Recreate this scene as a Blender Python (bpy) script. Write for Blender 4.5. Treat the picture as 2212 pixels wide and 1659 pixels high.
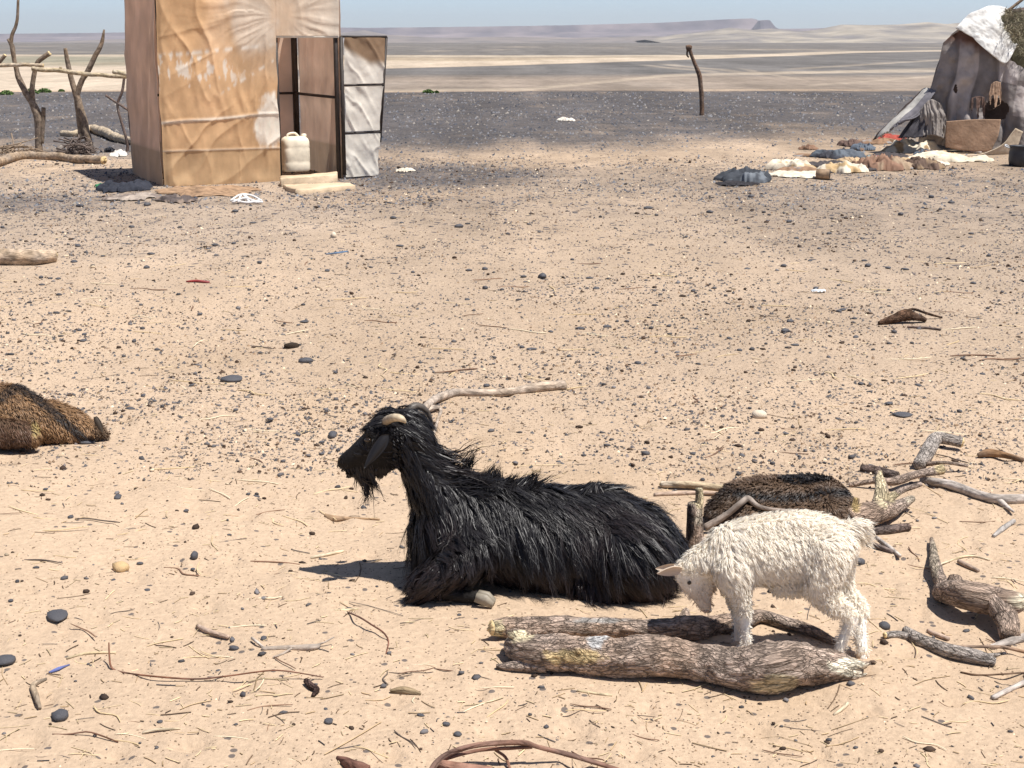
import bpy, math, random
import numpy as np
from mathutils import Vector
from mathutils.bvhtree import BVHTree
from mathutils.kdtree import KDTree

random.seed(7); RNG = np.random.default_rng(7)
for o in list(bpy.data.objects): bpy.data.objects.remove(o)
SC = bpy.context.scene; COL = SC.collection

# ------------------------------------------------------------------ camera, sky, sun, exposure
F = 3200.0; CX, CY = 1106.0, 829.5; HOR = 90.0; CH = 1.63       # photo measured on a 2212 x 1659 grid
PITCH = math.atan((CY - HOR) / F); SP, CP = math.sin(PITCH), math.cos(PITCH)
cd = bpy.data.cameras.new('camera'); cam = bpy.data.objects.new('camera', cd); COL.objects.link(cam)
cam.location = (0, 0, CH); cam.rotation_euler = (math.pi/2 - PITCH, 0, 0)
cd.sensor_width = 36; cd.lens = 36 * F / 2212; cd.clip_start = 0.05; cd.clip_end = 40000
SC.camera = cam
SUN = Vector((.345, -.19, .92)).normalized()
ELEV = math.asin(SUN.z); AZ = math.atan2(SUN.x, SUN.y)
W = bpy.data.worlds.new('World'); SC.world = W; W.use_nodes = True
wn = W.node_tree.nodes; sky = wn.new('ShaderNodeTexSky'); sky.sky_type = 'NISHITA'; sky.sun_disc = False
sky.sun_elevation = ELEV; sky.sun_rotation = AZ; sky.altitude = 700; sky.air_density = .52; sky.dust_density = .7; sky.ozone_density = .4
bg = wn['Background']; bg.inputs[1].default_value = 0.09
W.node_tree.links.new(sky.outputs[0], bg.inputs[0])
sl = bpy.data.lights.new('sun', 'SUN'); sl.energy = 4.2; sl.angle = math.radians(.53); sl.color = (1.0, .965, .91)
so = bpy.data.objects.new('sun', sl); COL.objects.link(so); so.rotation_euler = (-SUN).to_track_quat('-Z', 'Y').to_euler()
SC.view_settings.view_transform = 'Standard'; SC.view_settings.look = 'None'; SC.view_settings.gamma = 1
SC.view_settings.exposure = 0.72
SC.cycles.volume_bounces = 0; SC.cycles.max_bounces = 9; SC.cycles.diffuse_bounces = 5; SC.cycles.transmission_bounces = 4

# ------------------------------------------------------------------ helpers
def ray(u, v):
    a = (u - CX) / F; b = -(v - CY) / F
    return np.array([a, CP + b*SP, -SP + b*CP])
def atz(u, v, z=0.0):
    d = ray(u, v); t = (z - CH) / d[2]; return np.array([0, 0, CH]) + d*t
def aty(u, v, Y):
    d = ray(u, v); t = Y / d[1]; return np.array([0, 0, CH]) + d*t
def depth(p): return p[1]*CP - (p[2]-CH)*SP
def mpp(p): return depth(p) / F                                   # metres for one grid pixel at a point
def proj(P):
    P = np.asarray(P); dz = P[..., 2]-CH
    dep = P[..., 1]*CP - dz*SP; up = P[..., 1]*SP + dz*CP
    dep = np.where(dep < .2, .2, dep)
    return CX + F*P[..., 0]/dep, CY - F*up/dep

_perm = RNG.permutation(512)
_val = RNG.random(512)*2-1
def vnoise(p):
    p = np.asarray(p, float); i = np.floor(p).astype(np.int64); f = p-i; f = f*f*(3-2*f)
    def h(a, b, c): return _val[(_perm[(_perm[(_perm[a & 511]+b) & 511]+c) & 511])]
    x, y, z = i[..., 0], i[..., 1], i[..., 2]; fx, fy, fz = f[..., 0], f[..., 1], f[..., 2]
    def l(a, b, t): return a+(b-a)*t
    return l(l(l(h(x,y,z),h(x+1,y,z),fx), l(h(x,y+1,z),h(x+1,y+1,z),fx), fy),
             l(l(h(x,y,z+1),h(x+1,y,z+1),fx), l(h(x,y+1,z+1),h(x+1,y+1,z+1),fx), fy), fz)
def fbm(p, o=4):
    p = np.asarray(p, float); s = 0; a = 1; t = 0
    for k in range(o): s = s + a*vnoise(p*(2.03**k)+17.3*k); t += a; a *= .5
    return s/t
def n2(x, y, sx=1., sy=None, o=4, seed=0.):
    sy = sx if sy is None else sy
    return fbm(np.stack([np.asarray(x)*sx, np.asarray(y)*sy, np.full(np.shape(x), 3.7+seed)], -1), o)
def sstep(a, b, x): t = np.clip((np.asarray(x, float)-a)/(b-a), 0, 1); return t*t*(3-2*t)
def lin(*c):                                                     # 0-255 display colour -> linear
    return tuple(((x/255)/12.92 if x/255 <= .04045 else ((x/255+.055)/1.055)**2.4) for x in c)

def catmull(pts, n):
    P = np.asarray(pts, float)
    if len(P) == 2: return P[0]+(P[1]-P[0])*np.linspace(0, 1, n)[:, None]
    d = np.r_[0, np.cumsum(np.linalg.norm(np.diff(P[:, :3], axis=0), axis=1))]
    Q = np.vstack([2*P[0]-P[1], P, 2*P[-1]-P[-2]]); t = np.linspace(0, d[-1], n)
    k = np.clip(np.searchsorted(d, t, 'right')-1, 0, len(P)-2); f = ((t-d[k])/np.maximum(d[k+1]-d[k], 1e-9))[:, None]
    a, b, c, e = Q[k], Q[k+1], Q[k+2], Q[k+3]
    return .5*((2*b)+(-a+c)*f+(2*a-5*b+4*c-e)*f**2+(-a+3*b-3*c+e)*f**3)

def mesh(name, V, faces, col=None, smooth=True, attrs=None):
    V = np.asarray(V, np.float32); me = bpy.data.meshes.new(name)
    fl = [np.asarray(f, np.int32) for f in faces if len(f)]
    me.vertices.add(len(V)); me.vertices.foreach_set('co', V.ravel())
    li = np.concatenate([f.ravel() for f in fl]); lt = np.concatenate([np.full(len(f), f.shape[1], np.int32) for f in fl])
    me.loops.add(len(li)); me.loops.foreach_set('vertex_index', li)
    me.polygons.add(len(lt)); me.polygons.foreach_set('loop_start', (np.cumsum(lt)-lt).astype(np.int32))
    me.update(calc_edges=True)
    if smooth: me.polygons.foreach_set('use_smooth', np.ones(len(lt), bool))
    if col is not None:
        c = np.ones((len(V), 4), np.float32); c[:, :3] = col
        a = me.color_attributes.new('Col', 'FLOAT_COLOR', 'POINT'); a.data.foreach_set('color', c.ravel())
    for k, (ty, arr) in (attrs or {}).items():
        a = me.attributes.new(k, ty, 'POINT'); arr = np.asarray(arr, np.float32)
        a.data.foreach_set('vector' if ty == 'FLOAT_VECTOR' else 'value', arr.ravel())
    me.update(); return me
def link(name, me, mat=None, parent=None, loc=None):
    o = bpy.data.objects.new(name, me); COL.objects.link(o)
    if mat is not None and me is not None and not me.materials: me.materials.append(mat)
    if loc is not None: o.location = loc
    if parent is not None:
        o.parent = parent; o.matrix_parent_inverse.identity()
        if loc is None: o.location = -Vector(parent_world(parent))
    return o
def parent_world(p):
    v = Vector(p.location); q = p.parent
    while q: v += Vector(q.location); q = q.parent
    return v
def tag(o, label=None, cat=None, group=None, kind=None):
    for k, v in (('label', label), ('category', cat), ('group', group), ('kind', kind)):
        if v: o[k] = v
    return o
def thing(name, label, cat, loc=(0, 0, 0), group=None):
    o = bpy.data.objects.new(name, None); COL.objects.link(o); o.location = loc; o.empty_display_size = .1
    return tag(o, label, cat, group)

# ------------------------------------------------------------------ materials
def nd(t, ty, **kw):
    n = t.nodes.new(ty)
    for k, v in kw.items(): setattr(n, k, v)
    return n
def material(name, col=(.5, .5, .5), rough=.85, var=.25, scale=6., bump=.25, bscale=60., bdist=.004, attr=False, spec=.25, transl=0., coord='Object', stretch=None):
    m = bpy.data.materials.new(name); m.use_nodes = True; t = m.node_tree; L = t.links.new
    b = t.nodes['Principled BSDF']; b.inputs['Roughness'].default_value = rough; b.inputs['Specular IOR Level'].default_value = spec
    if coord == 'bark':
        tc = nd(t, 'ShaderNodeAttribute', attribute_name='bark').outputs['Vector']
    else: tc = nd(t, 'ShaderNodeTexCoord').outputs[coord]
    if stretch:
        mp = nd(t, 'ShaderNodeMapping'); mp.inputs['Scale'].default_value = stretch; L(tc, mp.inputs['Vector']); tc = mp.outputs[0]
    n1 = nd(t, 'ShaderNodeTexNoise'); n1.inputs['Scale'].default_value = scale; n1.inputs['Detail'].default_value = 6; L(tc, n1.inputs['Vector'])
    mr = nd(t, 'ShaderNodeMapRange'); mr.inputs[1].default_value = .3; mr.inputs[2].default_value = .7
    mr.inputs[3].default_value = 1-var; mr.inputs[4].default_value = 1+var; L(n1.outputs[0], mr.inputs[0])
    mx = nd(t, 'ShaderNodeMix', data_type='RGBA', blend_type='MULTIPLY'); mx.inputs[0].default_value = 1
    if attr: L(nd(t, 'ShaderNodeAttribute', attribute_name='Col').outputs[0], mx.inputs[6])
    else: mx.inputs[6].default_value = (*col, 1)
    L(mr.outputs[0], mx.inputs[7]); L(mx.outputs[2], b.inputs['Base Color'])
    if bump:
        n2_ = nd(t, 'ShaderNodeTexNoise'); n2_.inputs['Scale'].default_value = bscale; n2_.inputs['Detail'].default_value = 5; L(tc, n2_.inputs['Vector'])
        bp = nd(t, 'ShaderNodeBump'); bp.inputs['Strength'].default_value = bump; bp.inputs['Distance'].default_value = bdist
        L(n2_.outputs[0], bp.inputs['Height']); L(bp.outputs[0], b.inputs['Normal'])
    if transl:
        tr = nd(t, 'ShaderNodeBsdfTranslucent'); ms = nd(t, 'ShaderNodeMixShader'); ms.inputs[0].default_value = transl
        L(mx.outputs[2], tr.inputs[0]); L(b.outputs[0], ms.inputs[1]); L(tr.outputs[0], ms.inputs[2]); L(ms.outputs[0], t.nodes['Material Output'].inputs[0])
    return m

def bark_material(name, sa=26., cr=.6, bump=1.0):
    m = material(name, attr=True, coord='bark', scale=22, var=.38, bump=0, rough=.92, spec=.12); t = m.node_tree; L = t.links.new
    b = t.nodes['Principled BSDF']; tc = nd(t, 'ShaderNodeAttribute', attribute_name='bark').outputs['Vector']; cur = b.inputs['Base Color'].links[0].from_socket; hs = []
    for k, (s1, s2, dis, edge, dark) in enumerate(((sa*.85, sa*2.3, 2.4, .13, cr*.95), (sa*2.2, sa*5.0, 2.0, .25, cr*.55))):
        mp = nd(t, 'ShaderNodeMapping'); mp.inputs['Scale'].default_value = (s1, s2, s2); L(tc, mp.inputs[0])
        nz = nd(t, 'ShaderNodeTexNoise'); nz.inputs['Scale'].default_value = .8; nz.inputs['Detail'].default_value = 5; L(mp.outputs[0], nz.inputs['Vector'])
        ad = nd(t, 'ShaderNodeVectorMath', operation='MULTIPLY_ADD'); ad.inputs[1].default_value = (dis, dis, dis); L(nz.outputs['Color'], ad.inputs[0]); L(mp.outputs[0], ad.inputs[2])
        vo = nd(t, 'ShaderNodeTexVoronoi', feature='DISTANCE_TO_EDGE'); vo.inputs['Scale'].default_value = 1.0; L(ad.outputs[0], vo.inputs['Vector'])
        r = nd(t, 'ShaderNodeMapRange'); r.inputs[1].default_value = 0; r.inputs[2].default_value = edge; r.inputs[3].default_value = 1-dark; r.inputs[4].default_value = 1.06; L(vo.outputs['Distance'], r.inputs[0])
        mx = nd(t, 'ShaderNodeMix', data_type='RGBA', blend_type='MULTIPLY'); mx.inputs[0].default_value = 1; L(cur, mx.inputs[6]); L(r.outputs[0], mx.inputs[7]); cur = mx.outputs[2]; hs += [r.outputs[0], nz.outputs[0]]
    L(cur, b.inputs['Base Color']); h = hs[0]
    for q in hs[1:]: add = nd(t, 'ShaderNodeMath', operation='ADD'); L(h, add.inputs[0]); L(q, add.inputs[1]); h = add.outputs[0]
    bp = nd(t, 'ShaderNodeBump'); bp.inputs['Strength'].default_value = bump; bp.inputs['Distance'].default_value = .006; L(h, bp.inputs['Height']); L(bp.outputs[0], b.inputs['Normal'])
    return m
M_BARK = bark_material('rough_bark')
M_DRY = bark_material('dry_wood', 9, .3, .6)
M_CUT = material('pale_cut_wood', (.62, .47, .25), .8, .3, 14, .6, 70, .004, stretch=(1, 1, 1))
M_STONE = material('dark_stone', (.075, .073, .080), .62, .35, 25, .5, 120, .003, spec=.4)
M_PALE = material('pale_stone', (.62, .52, .40), .8, .2, 20, .5, 100, .003)
M_LITTER = material('ground_litter', attr=True, rough=.8, var=.15, scale=40, bump=0)

# ------------------------------------------------------------------ ground
def gz(x, y):
    x = np.asarray(x, float); y = np.asarray(y, float); r = np.hypot(x, y)
    near = 1-sstep(18, 60, r)
    dent = 0
    if np.any(r < 11):
        ci, cj = np.floor(x/.21), np.floor(y/.21)
        for a in (-1, 0, 1):
            for b in (-1, 0, 1):
                i, j = ci+a, cj+b; h1 = np.sin(i*127.1+j*311.7)*43758.5453; h1 = h1-np.floor(h1); h2 = np.sin(i*269.5+j*183.3)*24634.6345; h2 = h2-np.floor(h2); h3 = np.sin(i*77.7+j*41.3)*9631.77; h3 = h3-np.floor(h3)
                q = ((x-(i+h1)*.21)**2+(y-(j+h2)*.21)**2*1.3)/(.018+.030*h3)**2; dent = dent+(h3 > .25)*(np.exp(-q)*-.019+np.exp(-(np.sqrt(q)-1.35)**2*4)*.005)
        dent = dent*(1-sstep(6, 11, r))
    return dent+near*(.030*n2(x, y, .55, o=2)+.021*n2(x, y, 3.1, o=3, seed=5)+.006*n2(x, y, 11, o=2, seed=9)*(1-sstep(6, 14, r)))
def gpt(u, v, up=0.):
    p = atz(u, v, 0.); z = float(gz(p[0], p[1])); p = atz(u, v, z+up); return p

GRAV = np.array([.072, .076, .086]); SAND = np.array([.475, .352, .245]); PALE = np.array([.44, .36, .275]); OLIVE = np.array([.26, .235, .175]); GREY = np.array([.165, .150, .136])
def ground_uv(x, y):
    yy = np.where(y < .6, .6, y); P = np.stack([x, yy, np.zeros_like(x)], -1); return proj(P)
def ground_colour(x, y):
    """base colour and stone cover of the ground at world x, y (photo rows are only a handy ruler for distance)"""
    u, v = ground_uv(x, y); k = np.clip(v-HOR, 1, None)
    w = n2(x, y, .05, .02, 4)          # long streaks
    a = u + 60*n2(x, y, .03, .01, 3, 2)
    vv = v + .10*k*n2(x, y, .04, .015, 3, 4)
    fine = n2(x, y, .22, .10, 4, 8); finer = n2(x, y, 1.3, .9, 4, 11)
    C = np.tile(SAND, (len(x), 1)); D = np.zeros(len(x))
    def mixc(c, m):
        nonlocal C
        C = C*(1-m[:, None])+np.asarray(c)*m[:, None]
    def band(lo, hi, e): return sstep(lo-e, lo+e, vv)*(1-sstep(hi-e, hi+e, vv))
    left = 1-sstep(300, 650, u)
    # far plain
    mixc(GREY, 1-sstep(118, 126, vv)); mixc(PALE, (1-sstep(118, 126, vv))*sstep(.25, .5, w+.4*n2(x, y, .012, .004, 3, 21))*.40)
    mixc(OLIVE, band(118, 134, 2)*(.5+.5*left)); mixc(PALE, band(118, 121.5, .8)*.9)
    R = 1-left
    top = np.interp(u, [300, 740, 1060, 1490, 1850, 2300], [131, 131, 131, 120, 111, 104]); bot = np.interp(u, [300, 740, 1060, 1490, 1850, 2300], [151, 150, 142, 128, 115, 106])
    low = R*sstep(-1, 1, vv-bot)*(1-sstep(197, 201, vv))
    mixc(np.array([.150, .139, .130]), low*(1-.35*sstep(158, 172, vv)))
    mixc(np.array([.30, .25, .205]), low*sstep(.02, .35, fine+.5*w)*sstep(150, 168, vv)*.55)
    mix3 = n2(x, y, .10, .35, 4, 51); C = C*(1+(.30*mix3+.18*n2(x, y, .5, 1.2, 3, 57))*(1-sstep(200, 260, v)))[:, None]
    mixc(PALE*1.08, (.75+.25*sstep(-.2, .3, mix3))*R*sstep(-1.5, 1.5, vv-top)*(1-sstep(-1, 1, vv-bot)))
    sc = np.interp(u, [300, 740, 1139, 1307, 1442, 1700, 2300], [197, 197, 193, 177, 163, 157, 150]); mixc(PALE, R*(1-sstep(1.5, 4., np.abs(v-sc)))*.6)
    for (u0, v0, u1, v1) in ((1390, 141, 1560, 156), (1420, 138, 1640, 159), (1700, 150, 2060, 128), (1620, 160, 2060, 147), (1600, 150, 1740, 172), (1740, 186, 2060, 160)):
        vl = v0+(v1-v0)*(u-u0)/(u1-u0); mixc(PALE, (1-sstep(.8, 2.6, np.abs(v-vl+fine*3)))*sstep(u0-20, u0+30, u)*(1-sstep(u1-30, u1+20, u))*.40)
    mixc(PALE*1.05, left*band(140, 196, 2)); mixc(OLIVE, left*band(124, 142, 3)*.8)
    # dark gravel belt
    e0 = np.interp(u, [0, 300, 740, 1139, 1500, 2212], [199, 197, 201, 196, 188, 190])
    e1 = np.interp(u, [0, 300, 740, 1100, 1500, 1900, 2300], [285, 310, 305, 285, 268, 262, 275])
    D = sstep(-1.2, 1.2, v-e0)*(1-sstep(-35, 150, v-e1+55*fine+20*finer))**1.15
    # stony patches nearer
    def blob(cu, cv, ru, rv): return np.exp(-((u-cu)/ru)**2-((v-cv)/rv)**2)
    D = np.maximum(D, .95*blob(900, 380, 360, 42)*sstep(-.6, .3, fine+.4)); D = np.maximum(D, .85*blob(90, 440, 260, 34)); D = np.maximum(D, .55*blob(480, 440, 330, 24))
    D = np.maximum(D, .42*blob(500, 520, 600, 80)); D = np.maximum(D, .30*blob(1450, 600, 900, 190)); D = np.maximum(D, .24*blob(700, 720, 900, 200))
    D = D*(1-.8*blob(1250, 345, 300, 18))*(1-.85*blob(880, 425, 240, 14))*(1-.8*blob(120, 362, 260, 16))*(1-.5*blob(150, 590, 160, 30))*(1-.6*blob(1900, 350, 300, 30))
    D = np.maximum(D, .07+.05*fine+.30*sstep(300, 420, v)*(1-sstep(820, 1120, v))*(1+.6*fine))*sstep(196, 204, v+4)
    D = np.clip(D+D*.6*finer, 0, 1)
    # trampled greyish dust between
    dust = np.clip(1-sstep(480, 1150, v), 0, 1)*sstep(250, 420, v)
    mixc(np.array([.37, .29, .22]), dust*.80*sstep(-.6, .4, fine+.25))
    mixc(SAND*.95, .75*np.maximum.reduce([blob(1250, 345, 320, 22), blob(880, 428, 260, 16), blob(120, 364, 260, 18), blob(1900, 355, 330, 26)]))
    mixc(GRAV, sstep(.12, .95, D)*.88*(1-sstep(330, 620, v)))
    mixc(np.array([.37, .265, .17]), .42*sstep(.02, .42, n2(x, y, 1.3, .9, 4, 61))*sstep(500, 900, v))
    C = C*(1+.10*n2(x, y, .9, .9, 4, 31)+.07*finer)[:, None]
    return np.clip(C, 0, 1), D

def build_ground():
    r = [.3, .8, 1.4, 2.0]; k = 2.3
    while k < 30: r.append(k); k *= 1.0105
    while k < 400: r.append(k); k *= 1.014
    while k < 9000: r.append(k); k *= 1.03
    r = np.array(r); a = np.radians(np.concatenate([np.arange(-180, -40, 7), np.arange(-40, -23, 1.), np.arange(-23, 23, .125), np.arange(23, 40, 1.), np.arange(40, 180, 7)]))
    R, A = np.meshgrid(r, a, indexing='ij'); x = (R*np.sin(A)).ravel(); y = (R*np.cos(A)).ravel()
    V = np.stack([x, y, gz(x, y)], -1); nr, na = R.shape
    i, j = np.meshgrid(np.arange(nr-1), np.arange(na), indexing='ij'); j2 = (j+1) % na
    Fq = np.stack([i*na+j, (i+1)*na+j, (i+1)*na+j2, i*na+j2], -1).reshape(-1, 4)[:, ::-1]
    V = np.vstack([V, [[0, 0, 0]]]); c = len(V)-1
    Ft = np.stack([np.arange(na), (np.arange(na)+1) % na, np.full(na, c)], -1)[:, ::-1]
    col, D = ground_colour(V[:, 0], V[:, 1])
    me = mesh('ground', V, [Fq, Ft], col, True, {'rough_ground': ('FLOAT', .12+.88*sstep(6, 20, np.hypot(V[:, 0], V[:, 1]))), 'dens': ('FLOAT', D), 'far_dens': ('FLOAT', D*sstep(9, 18, np.hypot(V[:, 0], V[:, 1])))})
    m = bpy.data.materials.new('desert_ground'); m.use_nodes = True; t = m.node_tree; L = t.links.new; b = t.nodes['Principled BSDF']
    b.inputs['Roughness'].default_value = .95; b.inputs['Specular IOR Level'].default_value = .1
    tc = nd(t, 'ShaderNodeTexCoord').outputs['Object']; ca = nd(t, 'ShaderNodeAttribute', attribute_name='Col').outputs[0]; da = nd(t, 'ShaderNodeAttribute', attribute_name='dens').outputs['Fac']
    cur = ca
    n = nd(t, 'ShaderNodeTexNoise'); n.inputs['Scale'].default_value = 55; n.inputs['Detail'].default_value = 6; n.inputs['Roughness'].default_value = .65; L(tc, n.inputs['Vector'])
    mr = nd(t, 'ShaderNodeMapRange'); mr.inputs[1].default_value = .3; mr.inputs[2].default_value = .7; mr.inputs[3].default_value = .84; mr.inputs[4].default_value = 1.13; L(n.outputs[0], mr.inputs[0])
    mx = nd(t, 'ShaderNodeMix', data_type='RGBA', blend_type='MULTIPLY'); mx.inputs[0].default_value = 1; L(cur, mx.inputs[6]); L(mr.outputs[0], mx.inputs[7]); cur = mx.outputs[2]
    for sc, thr, gain, colr in ((105, .30, 1.3, (.10, .066, .042, 1)), (38, .30, .55, (.06, .058, .066, 1)), (13, .36, .8, (.055, .056, .066, 1))):
        vo = nd(t, 'ShaderNodeTexVoronoi'); vo.inputs['Scale'].default_value = sc; L(tc, vo.inputs['Vector'])
        lt = nd(t, 'ShaderNodeMapRange'); lt.inputs[1].default_value = thr; lt.inputs[2].default_value = thr+.08; lt.inputs[3].default_value = 1; lt.inputs[4].default_value = 0; L(vo.outputs['Distance'], lt.inputs[0])
        sx = nd(t, 'ShaderNodeSeparateColor'); L(vo.outputs['Color'], sx.inputs[0])
        g = nd(t, 'ShaderNodeMath', operation='MULTIPLY'); g.inputs[1].default_value = gain; L(da if sc > 30 else nd(t, 'ShaderNodeAttribute', attribute_name='far_dens').outputs['Fac'], g.inputs[0])
        ls = nd(t, 'ShaderNodeMath', operation='LESS_THAN'); L(sx.outputs[0], ls.inputs[0]); L(g.outputs[0], ls.inputs[1])
        mu = nd(t, 'ShaderNodeMath', operation='MULTIPLY'); L(ls.outputs[0], mu.inputs[0]); L(lt.outputs[0], mu.inputs[1])
        mu2 = nd(t, 'ShaderNodeMath', operation='MULTIPLY'); mu2.inputs[1].default_value = .8; L(mu.outputs[0], mu2.inputs[0])
        m2 = nd(t, 'ShaderNodeMix', data_type='RGBA'); L(mu2.outputs[0], m2.inputs[0]); L(cur, m2.inputs[6]); m2.inputs[7].default_value = colr; cur = m2.outputs[2]
    for sc, sy, lo, hi in ((2.2, .6, .74, 1.2), (.35, .6, .86, 1.12), (.30, .10, .74, 1.24), (.07, .10, .82, 1.18)):
        mp = nd(t, 'ShaderNodeMapping'); mp.inputs['Scale'].default_value = (sc, sc*sy, sc); L(tc, mp.inputs[0]); nn = nd(t, 'ShaderNodeTexNoise'); nn.inputs['Scale'].default_value = 1; nn.inputs['Detail'].default_value = 7; nn.inputs['Roughness'].default_value = .68; L(mp.outputs[0], nn.inputs['Vector'])
        mr = nd(t, 'ShaderNodeMapRange'); mr.inputs[1].default_value = .3; mr.inputs[2].default_value = .7; mr.inputs[3].default_value = lo; mr.inputs[4].default_value = hi; L(nn.outputs[0], mr.inputs[0])
        mx = nd(t, 'ShaderNodeMix', data_type='RGBA', blend_type='MULTIPLY'); L(nd(t, 'ShaderNodeAttribute', attribute_name='rough_ground').outputs['Fac'], mx.inputs[0]); L(cur, mx.inputs[6]); L(mr.outputs[0], mx.inputs[7]); cur = mx.outputs[2]
    L(cur, b.inputs['Base Color'])
    nb = nd(t, 'ShaderNodeTexNoise'); nb.inputs['Scale'].default_value = 38; nb.inputs['Detail'].default_value = 7; nb.inputs['Roughness'].default_value = .62; L(tc, nb.inputs['Vector'])
    bp = nd(t, 'ShaderNodeBump'); bp.inputs['Strength'].default_value = .75; bp.inputs['Distance'].default_value = .012; L(nb.outputs[0], bp.inputs['Height']); L(bp.outputs[0], b.inputs['Normal'])
    tag(link('ground', me, m), 'sandy stony desert ground', None, None, 'structure')
build_ground()

# ------------------------------------------------------------------ far hills and mesas (own distance, real height)
def hills(name, label, sky_px, D, base_v, thick, colA, colB, nu=420, nv=26, rough=1.0, cliff=.0, seed=0):
    us = np.linspace(sky_px[0][0], sky_px[-1][0], nu); vs = np.interp(us, [p[0] for p in sky_px], [p[1] for p in sky_px])
    X = (us-CX)/F*D*1.02; ztop = CH+(HOR-vs)/F*D*1.0
    V = []; C = []
    for k in range(nv):
        f = k/(nv-1)                                             # 0 foot in front -> 1 crest
        prof = f**1.25 if not cliff else np.where(f < .72, .60*(f/.72)**1.3, np.where(f < .80, .60+.38*(f-.72)/.08, .98+.02*(f-.80)/.20))
        gul = fbm(np.stack([X/D*95+seed, np.full(nu, f*3.+seed), np.zeros(nu)], -1), 4)
        y = D+thick*(f-1)+thick*.20*gul*rough*(1-f)*(f > 0)
        z = (ztop+2)*prof*(1+.10*gul*rough*(1-f))-2
        V.append(np.stack([X, np.full(nu, 0)+y, z], -1))
        n = fbm(np.stack([X/D*60, np.full(nu, f*9+seed), np.full(nu, 2.)], -1), 4)
        m = np.clip(.5+.9*n+(.3 if (cliff and .71 < f < .81) else 0), 0, 1)[:, None]; C.append(np.array(colA)*(1-m)+np.array(colB)*m)
    V.append(np.stack([X, np.full(nu, D+thick*1.5), np.full(nu, -2.)], -1)); C.append(C[-1])
    V = np.concatenate(V); C = np.concatenate(C); n = nv+1
    i, j = np.meshgrid(np.arange(n-1), np.arange(nu-1), indexing='ij')
    Fq = np.stack([i*nu+j, i*nu+j+1, (i+1)*nu+j+1, (i+1)*nu+j], -1).reshape(-1, 4)
    return tag(link(name, mesh(name, V, [Fq], C), M_HILL), label, None, None, 'structure')
M_HILL = material('hill_rock', attr=True, rough=.95, var=.2, scale=.02, bump=.6, bscale=.03, bdist=6)
hills('mesa', 'long flat-topped mesa on the horizon', [(-900, 80), (-300, 77), (0, 75), (280, 72), (600, 66), (740, 61), (820, 62), (1000, 60), (1200, 57), (1400, 52), (1530, 45), (1590, 42.5), (1597, 46), (1604, 55), (1612, 62), (1640, 64), (1720, 63), (1800, 60), (2212, 62), (2900, 66)], 6400, 86, 900, (.27, .215, .21), (.10, .085, .10), cliff=1, seed=3)
hills('butte', 'small flat-topped butte beside the mesa', [(1602, 63), (1607, 55), (1612, 46.5), (1632, 45.5), (1637, 52), (1644, 60), (1652, 64)], 6000, 86, 260, (.25, .20, .195), (.10, .085, .10), nu=40, cliff=1, seed=9)
hills('hills', 'low grey hills below the mesa', [(-900, 84), (-200, 90), (0, 89), (120, 91), (280, 85), (600, 80), (740, 74), (800, 66), (850, 76), (950, 82), (1100, 80), (1250, 82), (1400, 78), (1450, 82), (1700, 88)], 3000, 92, 500, (.24, .20, .175), (.15, .135, .13), seed=5)
hills('hills', 'pale sandy hills at the foot of the mesa', [(1380, 86), (1440, 76), (1500, 69), (1555, 61), (1600, 66), (1640, 63), (1700, 69), (1731, 66), (1784, 55), (1849, 56), (1900, 55), (1960, 50), (2000, 54), (2061, 48), (2200, 52), (2500, 50), (2900, 70)], 2500, 92, 500, (.36, .31, .24), (.16, .145, .14), seed=8)

# ------------------------------------------------------------------ air
def haze():
    x, y0, y1, z0, z1 = 9600, -9600, 9600, -3, 160
    V = [(sx*x, y, z) for z in (z0, z1) for y in (y0, y1) for sx in (-1, 1)]
    me = mesh('haze', V, [[(0, 2, 3, 1), (4, 5, 7, 6), (0, 1, 5, 4), (2, 6, 7, 3), (0, 4, 6, 2), (1, 3, 7, 5)]], smooth=False)
    m = bpy.data.materials.new('dusty_air'); m.use_nodes = True; t = m.node_tree; t.nodes.clear()
    o = t.nodes.new('ShaderNodeOutputMaterial'); p = t.nodes.new('ShaderNodeVolumePrincipled'); p.inputs['Color'].default_value = (.90, .92, .97, 1); p.inputs['Density'].default_value = 1.0e-4; p.inputs['Anisotropy'].default_value = .2
    t.links.new(p.outputs[0], o.inputs['Volume']); tag(link('haze', me, m), 'thin dusty air over the plain', None, None, 'stuff')
haze()

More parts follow.
